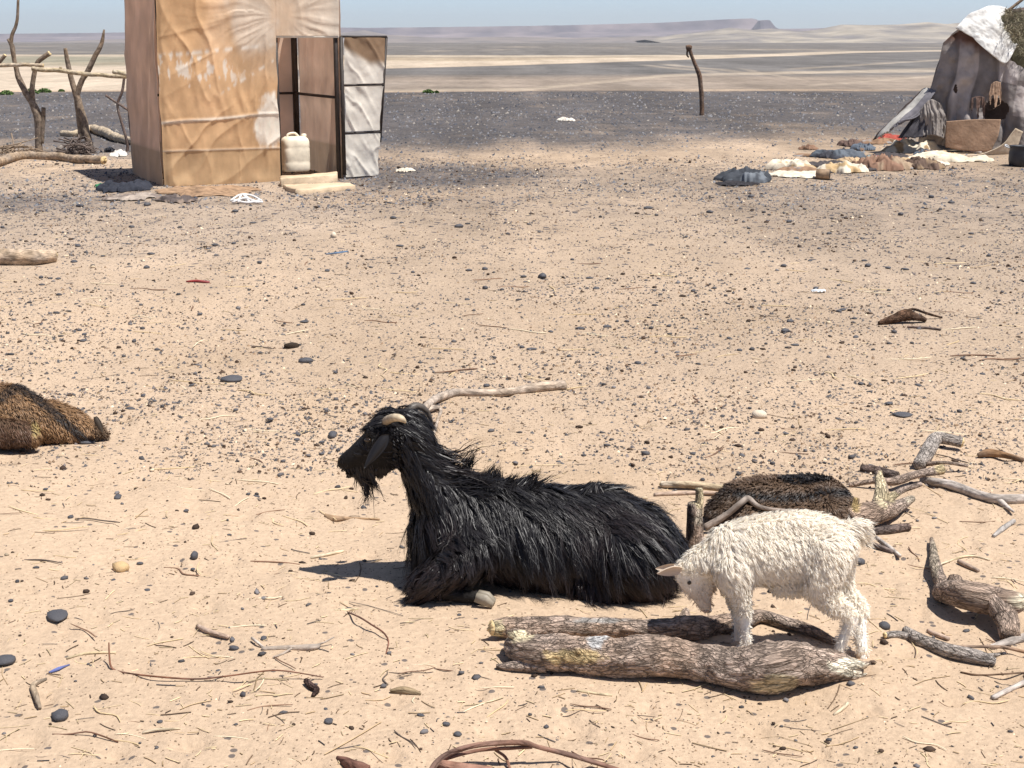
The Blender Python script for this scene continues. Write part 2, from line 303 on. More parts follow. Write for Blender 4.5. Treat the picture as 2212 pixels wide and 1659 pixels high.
# ------------------------------------------------------------------ wood
def frames(P):
    T = np.gradient(P, axis=0); T /= np.linalg.norm(T, axis=1)[:, None]+1e-12
    up = np.array([0, 0, 1.]) if abs(T[0][2]) < .9 else np.array([1., 0, 0]); N = np.zeros_like(P); n = up-T[0]*up.dot(T[0])
    for i in range(len(P)):
        n = n-T[i]*n.dot(T[i]); n /= np.linalg.norm(n)+1e-12; N[i] = n
    return T, N, np.cross(T, N)
def tube(P, R, sides=14, rough=.12, seed=0., fs=9., fa=1.6, tip0=1., tip1=1.):
    n = len(P); T, N, B = frames(P); s = np.r_[0, np.cumsum(np.linalg.norm(np.diff(P, axis=0), axis=1))]
    th = np.arange(sides)/sides*2*math.pi; c, q = np.cos(th), np.sin(th); S, C = np.meshgrid(s, c, indexing='ij'); _, Q = np.meshgrid(s, q, indexing='ij'); Rm = np.repeat(R[:, None], sides, 1)
    noi = fbm(np.stack([S*fs+seed, C*fa+seed, Q*fa], -1), 3)+.5*fbm(np.stack([S*fs*3+seed, C*fa*3, Q*fa*3+seed], -1), 2)
    r = Rm*(1+rough*noi)
    V = P[:, None]+r[..., None]*(C[..., None]*N[:, None]+Q[..., None]*B[:, None])
    bark = np.stack([S+seed, C*Rm, Q*Rm], -1).reshape(-1, 3); V = V.reshape(-1, 3)
    i, j = np.meshgrid(np.arange(n-1), np.arange(sides), indexing='ij'); j2 = (j+1) % sides
    Fq = np.stack([i*sides+j, i*sides+j2, (i+1)*sides+j2, (i+1)*sides+j], -1).reshape(-1, 4)
    V = np.vstack([V, P[0]-T[0]*R[0]*.15*tip0, P[-1]+T[-1]*R[-1]*.15*tip1]); bark = np.vstack([bark, [s[0]+seed, 0, 0], [s[-1]+seed, 0, 0]])
    a = np.arange(sides); b = (a+1) % sides; c0, c1 = len(V)-2, len(V)-1
    Ft = np.vstack([np.stack([b, a, np.full(sides, c0)], -1), np.stack([(n-1)*sides+a, (n-1)*sides+b, np.full(sides, c1)], -1)])
    return V, Fq, Ft, bark
def wpath(pts, Y=None):
    out = []; rad = []
    for p in pts:
        u, v, r = p[:3]; dz = p[3] if len(p) > 3 else 0
        if Y is not None: q = aty(u, v, Y+dz); rr = r*mpp(q)
        else:
            q = gpt(u, v); rr = r*mpp(q); q = gpt(u, v, rr*.86+dz); rr = r*mpp(q)
        out.append(q); rad.append(rr)
    return np.array(out), np.array(rad)
WC = {'bark': (.42, .305, .23), 'grey': (.42, .365, .32), 'dark': (.17, .12, .10), 'pale': (.52, .41, .27), 'straw': (.62, .49, .30), 'red': (.17, .075, .05), 'brown': (.15, .09, .055), 'post': (.24, .175, .12)}
def wood(name, label, cat, branches, col='bark', mat=None, Y=None, cuts=(), scars=(), sides=14, rough=.12, group=None, dens=160, fs=9., cutname='cut_end'):
    """branches: lists of (u, v, radius_px[, lift]); cuts: (branch, end 0/1) that show sawn pale wood"""
    V = []; Q = []; T = []; B = []; off = 0; ends = []; root = None; Cc = []
    for k, br in enumerate(branches):
        P, R = wpath(br, Y); ln = np.linalg.norm(np.diff(P, axis=0), axis=1).sum(); n = int(max(6, min(160, ln*dens)))
        PR = catmull(np.c_[P, R], n); P, R = PR[:, :3], np.maximum(PR[:, 3], 2e-4)
        if root is None: root = P[len(P)//2].copy(); root[2] = P[:, 2].min()
        seed = (br[0][0]*.37+br[0][1]*.11+k*3.1) % 50
        P = P+(R[:, None]*.22)*fbm(np.c_[np.arange(n)/n*ln*7+seed, np.full(n, 1.1), np.zeros(n)][:, [0, 1, 2]], 2)[:, None]*np.array([.4, .4, 1.])
        v, q, t, b = tube(P, R, sides, rough, seed, fs); V.append(v); Q.append(q+off); T.append(t+off); B.append(b); off += len(v); ends.append((P, R, sides, v))
    V = np.vstack(V); B = np.vstack(B); base = np.array(WC[col] if isinstance(col, str) else col)
    gm = np.clip(.5+1.3*fbm(B*9+3, 3), 0, 1)[:, None]; C = (base*(1-.35*gm)+base.mean()*np.array([1.12, 1.02, .95])*.36*gm)*(1+.35*fbm(B*24, 3))[:, None]
    if scars:
        u, v = proj(V)
        for (su, sv, ru, rv, sc) in scars:
            m = 1-sstep(.75, 1.1, np.hypot((u-su)/ru, (v-sv)/rv)+.55*fbm(B*40, 3)+.25*fbm(B*120, 2)); C = C*(1-m[:, None])+np.array(sc)*m[:, None]
    o = link(name, mesh(name, V-root, [np.vstack(Q), np.vstack(T)], C, True, {'bark': ('FLOAT_VECTOR', B)}), mat or M_BARK, None, root)
    if cat: tag(o, label, cat, group)
    for (bi, e) in cuts:
        P, R, sd, v = ends[bi]; p = P[-1 if e else 0]; q = P[-2 if e else 1]; t = (p-q); t /= np.linalg.norm(t); ring = v[(len(P)-1)*sd:len(P)*sd] if e else v[:sd]
        ctr = ring.mean(0); r1 = ring+t*.002; r1 = ctr+(r1-ctr)*.97; r2 = ctr+(ring-ctr)*.55+t*(.004+R[-1 if e else 0]*.12)
        r2 += t*(R[-1 if e else 0]*.15*RNG.standard_normal(len(ring)))[:, None]; c = ctr+t*R[-1 if e else 0]*.16
        vv = np.vstack([ring-t*.004, r1, r2, c]); a = np.arange(sd); b = (a+1) % sd
        fq = np.vstack([np.stack([a, b, sd+b, sd+a], -1), np.stack([sd+a, sd+b, 2*sd+b, 2*sd+a], -1)]); ft = np.stack([2*sd+a, 2*sd+b, np.full(sd, 3*sd)], -1)
        if not e: fq = fq[:, ::-1]; ft = ft[:, ::-1]
        c_ = link(cutname, mesh(cutname, vv-root, [fq, ft], None, False), M_CUT, o, (0, 0, 0))
    return o
def twig(name, label, cat, pts, col='brown', r=None, group=None, mat=None): return wood(name, label, cat, [pts], col, mat or M_DRY, sides=6, rough=.15, group=group, dens=70)

PW = lin(214, 186, 130); PW2 = (.60, .52, .42)
# --- the two foreground logs
wood('log', 'thick bark-covered log lying in front of the white kid', 'log',
     [[(1104, 1392, 16), (1118, 1404, 30), (1160, 1411, 38), (1265, 1414, 42), (1381, 1420, 43), (1517, 1432, 41), (1600, 1448, 45), (1670, 1449, 53), (1723, 1440, 49), (1785, 1441, 36), (1822, 1444, 31), (1846, 1446, 25)],
      [(1180, 1436, 17), (1120, 1438, 12), (1072, 1440, 5)], [(1815, 1436, 16, .03), (1850, 1436, 11, .03), (1880, 1432, 3, .03)], [(1810, 1460, 14, .0), (1848, 1462, 9, .005), (1872, 1456, 2, .01)], [(1140, 1378, 16, .05), (1116, 1370, 14, .055), (1102, 1366, 10, .055)]], 'bark', cuts=[(0, 0), (0, 1)], sides=56, rough=.20, dens=200, fs=17,
     scars=[(1236, 1420, 72, 17, (.66, .50, .27)), (1678, 1480, 52, 22, (.64, .54, .36)), (1835, 1442, 42, 20, (.84, .76, .60)), (1122, 1372, 26, 14, (.74, .63, .42)), (1288, 1384, 20, 17, (.62, .60, .58)), (1300, 1372, 14, 10, (.62, .60, .58))])
wood('log', 'thinner knobbly log lying behind the thick bark-covered log', 'log',
     [[(1062, 1358, 17, .01), (1110, 1354, 24), (1200, 1355, 25), (1300, 1358, 22), (1420, 1361, 24), (1482, 1356, 29), (1540, 1352, 23), (1600, 1340, 19), (1645, 1330, 15), (1700, 1347, 13), (1760, 1367, 12), (1802, 1386, 8)],
      [(1478, 1345, 20), (1482, 1318, 7, .03)]], 'bark', cuts=[(0, 0)], sides=36, rough=.22, dens=180, fs=18, scars=[(1066, 1358, 24, 20, (.68, .58, .36)), (1300, 1340, 60, 6, (.36, .33, .30))])
# --- stump and branches between the goats
wood('stump', 'broken upright stump with split pale top behind black goat', 'stump', [[(1504, 1194, 26), (1502, 1160, 20), (1501, 1120, 17), (1500, 1085, 14)], [(1508, 1110, 10), (1511, 1080, 9), (1510, 1056, 8)]], 'bark', Y=float(gpt(1504, 1192)[1]), sides=20,
     scars=[(1511, 1072, 13, 32, (.74, .62, .40)), (1490, 1130, 9, 46, (.06, .05, .05)), (1510, 1118, 9, 20, (.44, .38, .30))], dens=200)
wood('stick', 'pale peeled stick lying left of the brown curled kid', 'stick', [[(1428, 1046, 7), (1490, 1048, 8), (1570, 1056, 8)]], 'pale', M_DRY, cuts=[(0, 0)])
wood('stick', 'thin split stick below the pale peeled stick', 'stick', [[(1413, 1069, 4), (1470, 1066, 5), (1550, 1066, 4)]], 'bark', M_DRY)
wood('branch', 'bent grey branch reaching over the brown curled kid', 'branch', [[(1523, 1139, 8, .01), (1565, 1115, 7, .05), (1600, 1088, 7, .09), (1616, 1078, 7, .10), (1640, 1095, 5, .08), (1690, 1103, 4, .075), (1740, 1102, 3.5, .075), (1793, 1104, 3, .06)]], (.27, .215, .175), M_DRY, dens=120)
# --- right hand wood pile
wood('log', 'elbow-shaped grey log, topmost of the wood pile', 'log', [[(1984, 1004, 13), (2000, 982, 16), (2013, 958, 16, .01), (2024, 945, 14, .02), (2050, 948, 12, .02), (2078, 955, 12, .01)]], 'grey', cuts=[(0, 1)], sides=20)
wood('log', 'short dark bark stub right of brown curled kid', 'log', [[(1860, 1012, 9), (1895, 1016, 11), (1938, 1028, 10)]], 'dark')
wood('branch', 'weathered branch with pale splintered end below the elbow log', 'branch', [[(1834, 1048, 6), (1890, 1040, 6, .02), (1930, 1040, 10, .02), (1980, 1024, 9, .03), (2036, 1013, 11, .03)], [(1986, 1004, 6), (2040, 1000, 4, .03), (2090, 1006, 4, .02)]], 'bark', scars=[(2036, 1013, 20, 13, (.62, .50, .30))])
wood('branch', 'long grey forked branch reaching the right photo edge', 'branch', [[(1990, 1036, 7), (2051, 1047, 10), (2117, 1069, 10), (2160, 1078, 11), (2225, 1076, 10)], [(2150, 1076, 8), (2168, 1090, 6), (2190, 1106, 2)]], 'grey', M_DRY, sides=18)
wood('stump', 'forked stump with tall pale torn prong by the wood pile', 'stump', [[(1836, 1122, 22), (1868, 1112, 27), (1900, 1106, 24), (1930, 1100, 17), (1970, 1078, 8, .02)], [(1900, 1092, 18, .02), (1904, 1062, 15, .06), (1899, 1035, 10, .10), (1897, 1018, 8, .13)], [(1844, 1112, 12, .02), (1846, 1095, 9, .05), (1850, 1076, 7, .08)], [(1912, 1084, 11, .03), (1945, 1060, 7, .05), (1990, 1045, 5, .06)]], 'bark', sides=22,
     scars=[(1904, 1052, 16, 44, (.70, .58, .38)), (1925, 1072, 18, 14, (.56, .46, .29)), (1848, 1090, 9, 20, (.50, .36, .17)), (1966, 1078, 14, 12, (.52, .44, .34))])
wood('bark_chunk', 'flat dark bark chunk right of the white tail', 'bark chunk', [[(1872, 1152, 7), (1910, 1146, 10), (1962, 1138, 9)]], 'dark')
wood('stick', 'split stick slanting down right of the white tail', 'stick', [[(1893, 1160, 4), (1918, 1180, 5), (1944, 1201, 4)]], 'grey', M_DRY, sides=8)
wood('stick', 'dark stick pointing out behind the white tail', 'stick', [[(1862, 1170, 4), (1895, 1180, 6), (1930, 1193, 5)]], 'dark', M_DRY, sides=8)
wood('log', 'rugged bark log propped on its ends at right edge', 'log', [[(2028, 1282, 18, .0), (2060, 1284, 28, .02), (2100, 1288, 32, .035), (2150, 1296, 33, .04), (2182, 1302, 28, .04), (2205, 1300, 16, .04)], [(2140, 1292, 22, .04), (2162, 1306, 28, .03), (2176, 1335, 26, .015), (2184, 1372, 22, 0)], [(2046, 1284, 22, .01), (2030, 1252, 15, .01), (2020, 1215, 12, .01), (2012, 1164, 4, .01)], [(2062, 1282, 18, .03), (2064, 1254, 17, .04)]], 'bark', cuts=[(0, 1)], sides=30, dens=180, fs=14, rough=.16, scars=[(2018, 1205, 14, 50, (.40, .33, .25)), (2208, 1298, 24, 20, (.72, .64, .48))])
wood('log', 'grey cracked log below the rugged propped log', 'log', [[(1957, 1360, 9), (1975, 1374, 14), (2000, 1388, 16), (2052, 1407, 16), (2110, 1419, 17), (2150, 1430, 10)], [(1985, 1380, 10), (1940, 1372, 9), (1912, 1373, 7)], [(2110, 1420, 10), (2140, 1416, 6), (2172, 1410, 2)]], 'grey', sides=22, cuts=[(1, 1)])
wood('stick', 'short brown stick above the grey cracked log', 'stick', [[(2004, 1362, 4), (2020, 1370, 5), (2049, 1381, 5)]], 'bark', M_DRY, sides=8)
wood('stick', 'long smooth tan stick crossing the lower right logs', 'stick', [[(2060, 1396, 3, .03), (2130, 1397, 3.5, .03), (2170, 1399, 4, .02), (2225, 1412, 4, .01)]], (.30, .19, .12), M_DRY, sides=8)
wood('branch', 'dark branch leaning under the rugged propped log', 'branch', [[(2140, 1398, 6), (2180, 1386, 9), (2225, 1372, 10)]], 'grey', M_DRY)
wood('stick', 'grey round stick at the right edge below all logs', 'stick', [[(2143, 1508, 5), (2175, 1492, 6), (2225, 1468, 6)]], 'grey', M_DRY, sides=8)
twig('twig', 'thin brown twig near the right edge under the logs', 'twig', [(2075, 1452, 2), (2120, 1458, 2.2), (2225, 1452, 2)])
twig('twig', 'pale curved twig above the rugged propped log', 'twig', [(1968, 1229, 2), (2020, 1222, 2.4), (2075, 1204, 2.6), (2105, 1202, 2.4), (2138, 1210, 2)], 'straw')
wood('stick', 'small brown stick right of the pale curved twig', 'stick', [[(2070, 1212, 5), (2090, 1222, 5), (2114, 1233, 4)]], 'bark', M_DRY, sides=8)
wood('stick', 'short silvery stick alone near the right edge', 'stick', [[(2146, 1158, 4), (2168, 1140, 6), (2190, 1125, 5)]], (.36, .33, .30), M_DRY, sides=8)
wood('bark_chunk', 'curled brown bark at right edge near the silvery stick', 'bark chunk', [[(2112, 985, 5), (2135, 980, 9), (2170, 984, 7), (2210, 994, 5)]], (.26, .15, .08), M_DRY)
wood('bark_chunk', 'shaggy dark bark lump on open ground at right', 'bark chunk', [[(1898, 698, 4), (1930, 688, 9, .01), (1955, 680, 12, .01), (1978, 684, 9, .01), (2000, 692, 5)], [(1940, 680, 3, .03), (1970, 668, 3, .05), (2000, 676, 3, .03), (2035, 686, 2)]], (.14, .08, .05), sides=16, rough=.5)
wood('stick', 'flat stick just below the shaggy dark bark lump', 'stick', [[(1960, 706, 2.5), (2000, 708, 3), (2032, 712, 2.5)]], 'dark', M_DRY, sides=6)
# --- branch behind the goat, log at left edge
wood('branch', 'long forked dry branch on the sand behind the goat horns', 'branch', [[(905, 893, 7, .02), (920, 878, 8, .02), (942, 862, 9, .01), (982, 848, 9), (1045, 848, 9), (1107, 845, 9), (1160, 837, 11), (1219, 833, 11)], [(912, 890, 5, .01), (937, 880, 6, .01), (952, 886, 4), (945, 910, 3.5), (937, 940, 3)]], (.42, .33, .25), M_DRY, cuts=[(0, 1)], sides=16)
wood('log', 'pale debarked log at left edge on open ground', 'log', [[(-90, 556, 18), (0, 555, 19), (60, 555, 18), (118, 552, 15)]], (.42, .31, .21), M_DRY, cuts=[(0, 1)], sides=26, rough=.14)
# --- small wood in the foreground
wood('bark_strip', 'red-brown arched bark strip at the bottom edge', 'bark strip', [[(925, 1672, 6), (945, 1646, 7, .01), (975, 1626, 6.5, .03), (1018, 1613, 6, .045), (1076, 1605, 6, .05), (1135, 1604, 6, .05), (1160, 1612, 5.5, .045), (1232, 1631, 5.5, .025), (1340, 1664, 5, .0)], [(955, 1640, 4, .02), (1037, 1620, 4, .03), (1150, 1613, 4, .04)], [(1070, 1620, 3, .03), (1092, 1636, 3, .015), (1102, 1662, 3)], [(945, 1650, 9), (985, 1660, 13), (1060, 1668, 11)]], (.24, .125, .085), M_DRY, sides=12, rough=.3)
wood('bark_strip', 'torn red-brown bark scrap at the bottom edge left', 'bark strip', [[(728, 1636, 3), (752, 1648, 11), (790, 1664, 16)]], 'red', M_DRY, sides=12, rough=.5)
wood('twig', 'long wiry red twig with raised tip in foreground', 'twig', [[(235, 1388, 1.6, .05), (236, 1416, 2, .025), (241, 1443, 2.4, .004), (264, 1452, 2.2), (330, 1461, 2.2, .008), (420, 1467, 2.2, .004), (486, 1461, 2, .012), (575, 1449, 2, .02), (622, 1450, 1.8, .02), (698, 1463, 1.5, .003)]], (.22, .10, .06), M_DRY, sides=6, dens=60)
twig('straw_stem', 'pale straw stem joining the wiry red twig', 'straw stem', [(144, 1422, 2.5), (190, 1411, 3), (250, 1410, 2.5)], 'straw')
wood('stick', 'short barked stick with pale end in left foreground', 'stick', [[(428, 1352, 5), (455, 1366, 6), (494, 1377, 4.5)]], 'bark', M_DRY, cuts=[(0, 0)], sides=10)
wood('branch', 'small peeling branch with splayed tips in left foreground', 'branch', [[(565, 1402, 5), (610, 1400, 6), (676, 1397, 7), (690, 1395, 4)], [(570, 1400, 3), (556, 1388, 3, .01), (544, 1378, 3, .01)], [(630, 1400, 3, .01), (612, 1412, 3), (590, 1420, 2)], [(680, 1394, 2.4), (700, 1388, 2, .01), (722, 1376, 1.4, .02)]], (.38, .31, .25), M_DRY, sides=10)
twig('twig', 'thin curved red twig left of the foreground logs', 'twig', [(750, 1322, 2, .01), (775, 1332, 2, .02), (804, 1350, 2, .02), (828, 1366, 2, .015), (839, 1385, 1.8), (834, 1412, 1.6)], 'red')
twig('straw_stem', 'flat straw piece above the thin curved red twig', 'straw stem', [(724, 1319, 3), (750, 1318, 3.6), (775, 1316, 3)], 'straw')
twig('twig', 'rusty straight twig near the goat shadow', 'twig', [(630, 1262, 1.6), (665, 1284, 1.8), (705, 1306, 1.6)], 'red')
wood('wood_chip', 'rough brown wood chip in middle foreground', 'wood chip', [[(843, 1492, 4), (865, 1490, 8), (890, 1494, 7), (909, 1500, 3)]], (.30, .22, .13), M_DRY, sides=10, rough=.35)
wood('wood_chip', 'gnarled dark root piece below the wiry red twig', 'wood chip', [[(660, 1470, 6), (672, 1482, 8), (684, 1490, 7), (676, 1503, 4)]], (.10, .06, .05), sides=10, rough=.4)
wood('stick', 'short knotted stick at lower left', 'stick', [[(100, 1466, 3), (72, 1480, 6), (76, 1500, 7), (86, 1530, 4)]], (.34, .26, .18), M_DRY, sides=10)
twig('twig', 'thin red twig lying flat at bottom left', 'twig', [(113, 1586, 1.6), (150, 1586, 1.8), (187, 1581, 2, .008), (215, 1588, 2, .006), (255, 1603, 1.6)], (.22, .11, .07))
twig('straw_stem', 'split pale straw at bottom left near thin red twig', 'straw stem', [(308, 1583, 3), (335, 1576, 3.5, .004), (390, 1574, 2)], 'straw')
twig('straw_stem', 'pale bone-coloured stem below the thick log right end', 'straw stem', [(1801, 1544, 3), (1818, 1532, 4), (1832, 1518, 4)], 'straw')
twig('straw_stem', 'straight straw stem in front of the thick log', 'straw stem', [(1246, 1492, 3), (1280, 1497, 3), (1322, 1502, 3)], 'straw')
wood('stick', 'brown curled leaf-like husk in front of the goat chest', 'husk', [[(702, 1112, 4), (720, 1120, 9), (750, 1120, 5), (820, 1122, 2.5)]], (.33, .20, .10), M_DRY, sides=8)
twig('straw_stem', 'pale flat stick above the goat head shadow', 'straw stem', [(672, 1205, 3), (705, 1198, 4), (742, 1190, 3)], 'straw')

# ------------------------------------------------------------------ fence and posts at the back
FY = float(gpt(90, 328)[1])
wood('fence_post', 'tall forked fence post with long upright tip at left', 'fence post',
     [[(84, 332, 8), (83, 290, 8), (83, 254, 9), (72, 225, 8), (56, 199, 7), (42, 172, 6.5), (32, 135, 5), (26, 100, 5), (17, 84, 3)], [(24, 96, 4), (26, 76, 4), (34, 56, 3.6), (38, 33, 3.2), (39, 0, 2.6), (40, -14, 2)],
      [(80, 250, 7), (72, 228, 6.5), (69, 208, 6), (71, 177, 5.5), (76, 150, 5), (82, 134, 5), (94, 124, 5), (107, 115, 5.5)], [(90, 310, 5), (93, 262, 5), (94, 232, 4.5)]], 'post', M_DRY, Y=FY, cuts=[(2, 1)], dens=40, sides=12)
wood('fence_post', 'forked fence post in the middle of the rail fence', 'fence post',
     [[(200, 338, 7), (190, 300, 8), (180, 262, 9), (170, 225, 8), (160, 190, 6.5), (152, 163, 5.5), (146, 133, 5), (141, 104, 4)], [(176, 300, 6), (170, 250, 6), (166, 215, 6), (170, 192, 6), (178, 172, 6), (190, 154, 6), (204, 124, 5.5), (219, 95, 4.5), (225, 64, 2)]], 'post', M_DRY, Y=FY+.05, dens=40, sides=12)
wood('fence_post', 'thin dark twisted fence post next to the cloth hut', 'fence post', [[(273, 342, 3.5), (275, 310, 3.2), (262, 262, 3), (254, 226, 3), (264, 198, 3), (269, 164, 3)], [(228, 206, 2.5), (252, 222, 2.6), (284, 242, 3)], [(292, 318, 7), (284, 270, 6), (281, 230, 5), (284, 170, 4)]], 'dark', M_DRY, Y=FY+.1, dens=40, sides=8)
wood('fence_rail', 'upper left fence rail running out of the frame', 'fence rail', [[(-60, 143, 4), (0, 141, 4), (45, 140, 4.2), (94, 141, 4)]], (.46, .36, .24), M_DRY, Y=FY-.12, cuts=[(0, 1)], dens=40, sides=10)
wood('fence_rail', 'long pale fence rail between tall post and hut', 'fence rail', [[(69, 149, 5), (133, 153, 5), (190, 160, 4.6), (280, 166, 4.5)], [(128, 152, 3), (132, 145, 3)]], (.46, .37, .24), M_DRY, Y=FY-.14, cuts=[(0, 0)], dens=40, sides=10)
wood('fence_rail', 'short pale log end resting on the rail by the hut', 'fence rail', [[(244, 155, 4.5), (262, 158, 4.6), (290, 164, 4.6)]], (.50, .42, .28), M_DRY, Y=FY-.22, cuts=[(0, 0)], dens=40, sides=10)
wood('stick', 'slanted stick end at far left above the rail', 'stick', [[(-12, 146, 4), (0, 133, 4), (11, 119, 4)]], 'post', M_DRY, Y=FY, dens=40, cuts=[(0, 1)])
wood('log', 'long log lying on the ground below the fence', 'log', [[(-60, 360, 10), (0, 348, 10), (44, 337, 10), (110, 338, 9), (170, 343, 9), (224, 347, 9)]], (.36, .26, .17), M_DRY, cuts=[(0, 1)], dens=40)
wood('log', 'pale curved log lying behind the fence posts', 'log', [[(134, 288, 7), (165, 288, 7), (195, 279, 9), (221, 284, 10), (254, 298, 9), (300, 308, 8)]], (.46, .36, .24), M_DRY, cuts=[(0, 0)], dens=40)
PY = float(gpt(1516, 249)[1])
wood('fence_post', 'lone crooked post with a knob top on the plain', 'fence post', [[(1516, 252, 5), (1516, 225, 5), (1514, 190, 5), (1510, 160, 5), (1500, 135, 4), (1491, 112, 4), (1487, 102, 4)], [(1482, 104, 5), (1488, 103, 6), (1494, 104, 5)], [(1486, 104, 2), (1484, 118, 2), (1488, 124, 1.5)]], (.17, .105, .07), M_DRY, Y=PY, dens=40, sides=10)
def brush(name, label, u0, u1, v0, v1, n, col, lo=.2, hi=.5, cat='brush heap'):
    root = gpt((u0+u1)/2, v1); V = []; Fq = []; Ft = []; C = []; B = []; off = 0; s = mpp(root)
    for k in range(n):
        u = random.uniform(u0, u1); f = 1-((u-(u0+u1)/2)/((u1-u0)/2))**2; h = random.random()*f*(v1-v0)*s
        c = gpt(u, v1-random.random()*3) + np.array([0, random.uniform(-.15, .25), h]); a = random.uniform(0, 6.28); l = random.uniform(lo, hi)/2
        d = np.array([math.cos(a), math.sin(a)*.6, random.uniform(-.35, .35)])*l; mid = np.array([0, 0, random.uniform(-.05, .1)])
        p = [c-d, c+mid, c+d]
        for q in p: q[2] = max(q[2], float(gz(q[0], q[1]))+.008)
        P = catmull(p, 5); v, q, t, b = tube(P, np.linspace(.012, .005, 5), 4, .1, k); V.append(v); Fq.append(q+off); Ft.append(t+off); off += len(v); C.append(np.tile(np.array(col)*random.uniform(.6, 1.4), (len(v), 1)))
    o = link(name, mesh(name, np.vstack(V)-root, [np.vstack(Fq), np.vstack(Ft)], np.vstack(C)), M_LITTER, None, root); return tag(o, label, cat)
brush('brush_heap', 'tangled heap of dry twigs between the fence posts', 136, 188, 303, 334, 90, (.13, .10, .085))
brush('brush_heap', 'loose dry twigs at the foot of the tall fence post', 0, 70, 308, 336, 30, (.22, .16, .11), .3, .8)

# ------------------------------------------------------------------ cloth hut
M_CLOTH = material('tan_cloth', attr=True, rough=.85, var=.12, scale=4, bump=.35, bscale=34, bdist=.006, transl=.36, spec=.2)
M_RAG = material('rag_cloth', attr=True, rough=.9, var=.18, scale=9, bump=.4, bscale=45, bdist=.006, transl=.08)
M_IRON = material('dark_iron', (.035, .026, .022), .6, .3, 20, .3, 90, spec=.4)
M_PLASTIC = material('yellowed_plastic', (.74, .66, .52), .45, .25, 7, .15, 30, spec=.4)
M_SLAB = material('pale_slab', (.56, .43, .29), .9, .22, 7, .6, 30, .01)
HP = gpt(355, 402); HA = math.radians(25); ex = np.array([math.cos(HA), math.sin(HA), 0]); ny = np.array([math.sin(HA), -math.cos(HA), 0]); ez = np.array([0, 0, 1.])
def on_front(u, v):
    d = ray(u, v); o = np.array([0, 0, CH]); t = (HP-o).dot(ny)/d.dot(ny); p = o+d*t-HP; return p.dot(ex), p[2]
HW = on_front(737, 300)[0]; S1, _ = on_front(601, 240); HD = on_front(660, 77)[1]; HH = 2.42; HDEP = 1.75
hut = thing('cloth_hut', 'narrow upright hut of stained tan cloth with an open door', 'hut', HP)
def grid(nx, nyy):
    i, j = np.meshgrid(np.arange(nyy-1), np.arange(nx-1), indexing='ij'); return np.stack([i*nx+j, i*nx+j+1, (i+1)*nx+j+1, (i+1)*nx+j], -1).reshape(-1, 4)
def hut_sheet(name, o, a, b, la, lb, n, fold, colf, na=90, nb=120, parent=hut, mat=M_CLOTH):
    """cloth from corner o along a (length la) and b (length lb), pushed along n by fold(s, h)"""
    S, H = np.meshgrid(np.linspace(0, 1, na), np.linspace(0, 1, nb)); S = S.ravel()*la; H = H.ravel()*lb
    d = fold(S, H); V = np.array(o)[None]+S[:, None]*a+H[:, None]*b+d[:, None]*n; zz = V[:, 2]; V = V+ex*(.030*fbm(np.c_[zz*1.9+2, zz*0, zz*0], 3)*sstep(0, .5, zz))[:, None]+ny*(.030*fbm(np.c_[zz*1.7+9, zz*0, zz*0], 3)*sstep(0, .5, zz))[:, None]
    return link(name, mesh(name, V, [grid(na, nb)], colf(V+HP, S, H)), mat, parent, (0, 0, 0))
def ridge(x): return 1-np.abs(2*(x-np.floor(x))-1)
def rfold(a, b, c, k=2.6, o=3): return np.clip(1-np.abs(fbm(np.stack([a, b, np.full(np.shape(a), c)], -1), o))*k, 0, 1)
def front_fold(S, H):
    wx = S+.10*fbm(np.stack([S*2, H*2, S*0+1], -1), 3); wh = H+.10*fbm(np.stack([S*2, H*2, S*0+5], -1), 3)
    k = .030*fbm(np.stack([S*1.6, H*.8, S*0], -1), 3)
    th = np.arctan2(wh-HD-.25, wx-S1-.05); rr = np.hypot(wh-HD-.25, wx-S1-.05)
    k = k+.016*rfold(th*4.2, rr*.7, 2.)**2*sstep(.05, .5, rr)*np.exp(-rr*.55)                    # drag folds fanning from the door head
    k = k+.024*rfold(wx*3.4+wh*.9, wh*.55, 7.)**2.5*sstep(-.25, .25, n2(S, H, 1.2, .6, 2, 3))      # slanted droops
    k = k+.016*rfold(wx*6.5-wh*1.2, wh*.9, 12.)**3*sstep(-.1, .35, n2(S, H, 1.5, .9, 2, 17))
    k = k+.022*rfold(wx*1.7-wh*1.9, wx*.4, 21.)**3*(1-sstep(.5, 1.1, H))                          # low slanting creases
    seam = np.exp(-((H-.72-.06*S-.012*np.sin(S*7))/.016)**2)+.7*np.exp(-((H-.40)/.012)**2)
    k = k+.012*seam+.035*np.exp(-(H/.10)**2)*(.4+fbm(np.stack([S*5, S*0, S*0], -1), 2))
    return .012+k*sstep(0, .06, S)
TAN = np.array([.74, .475, .26]); BONE = np.array([.88, .81, .70])
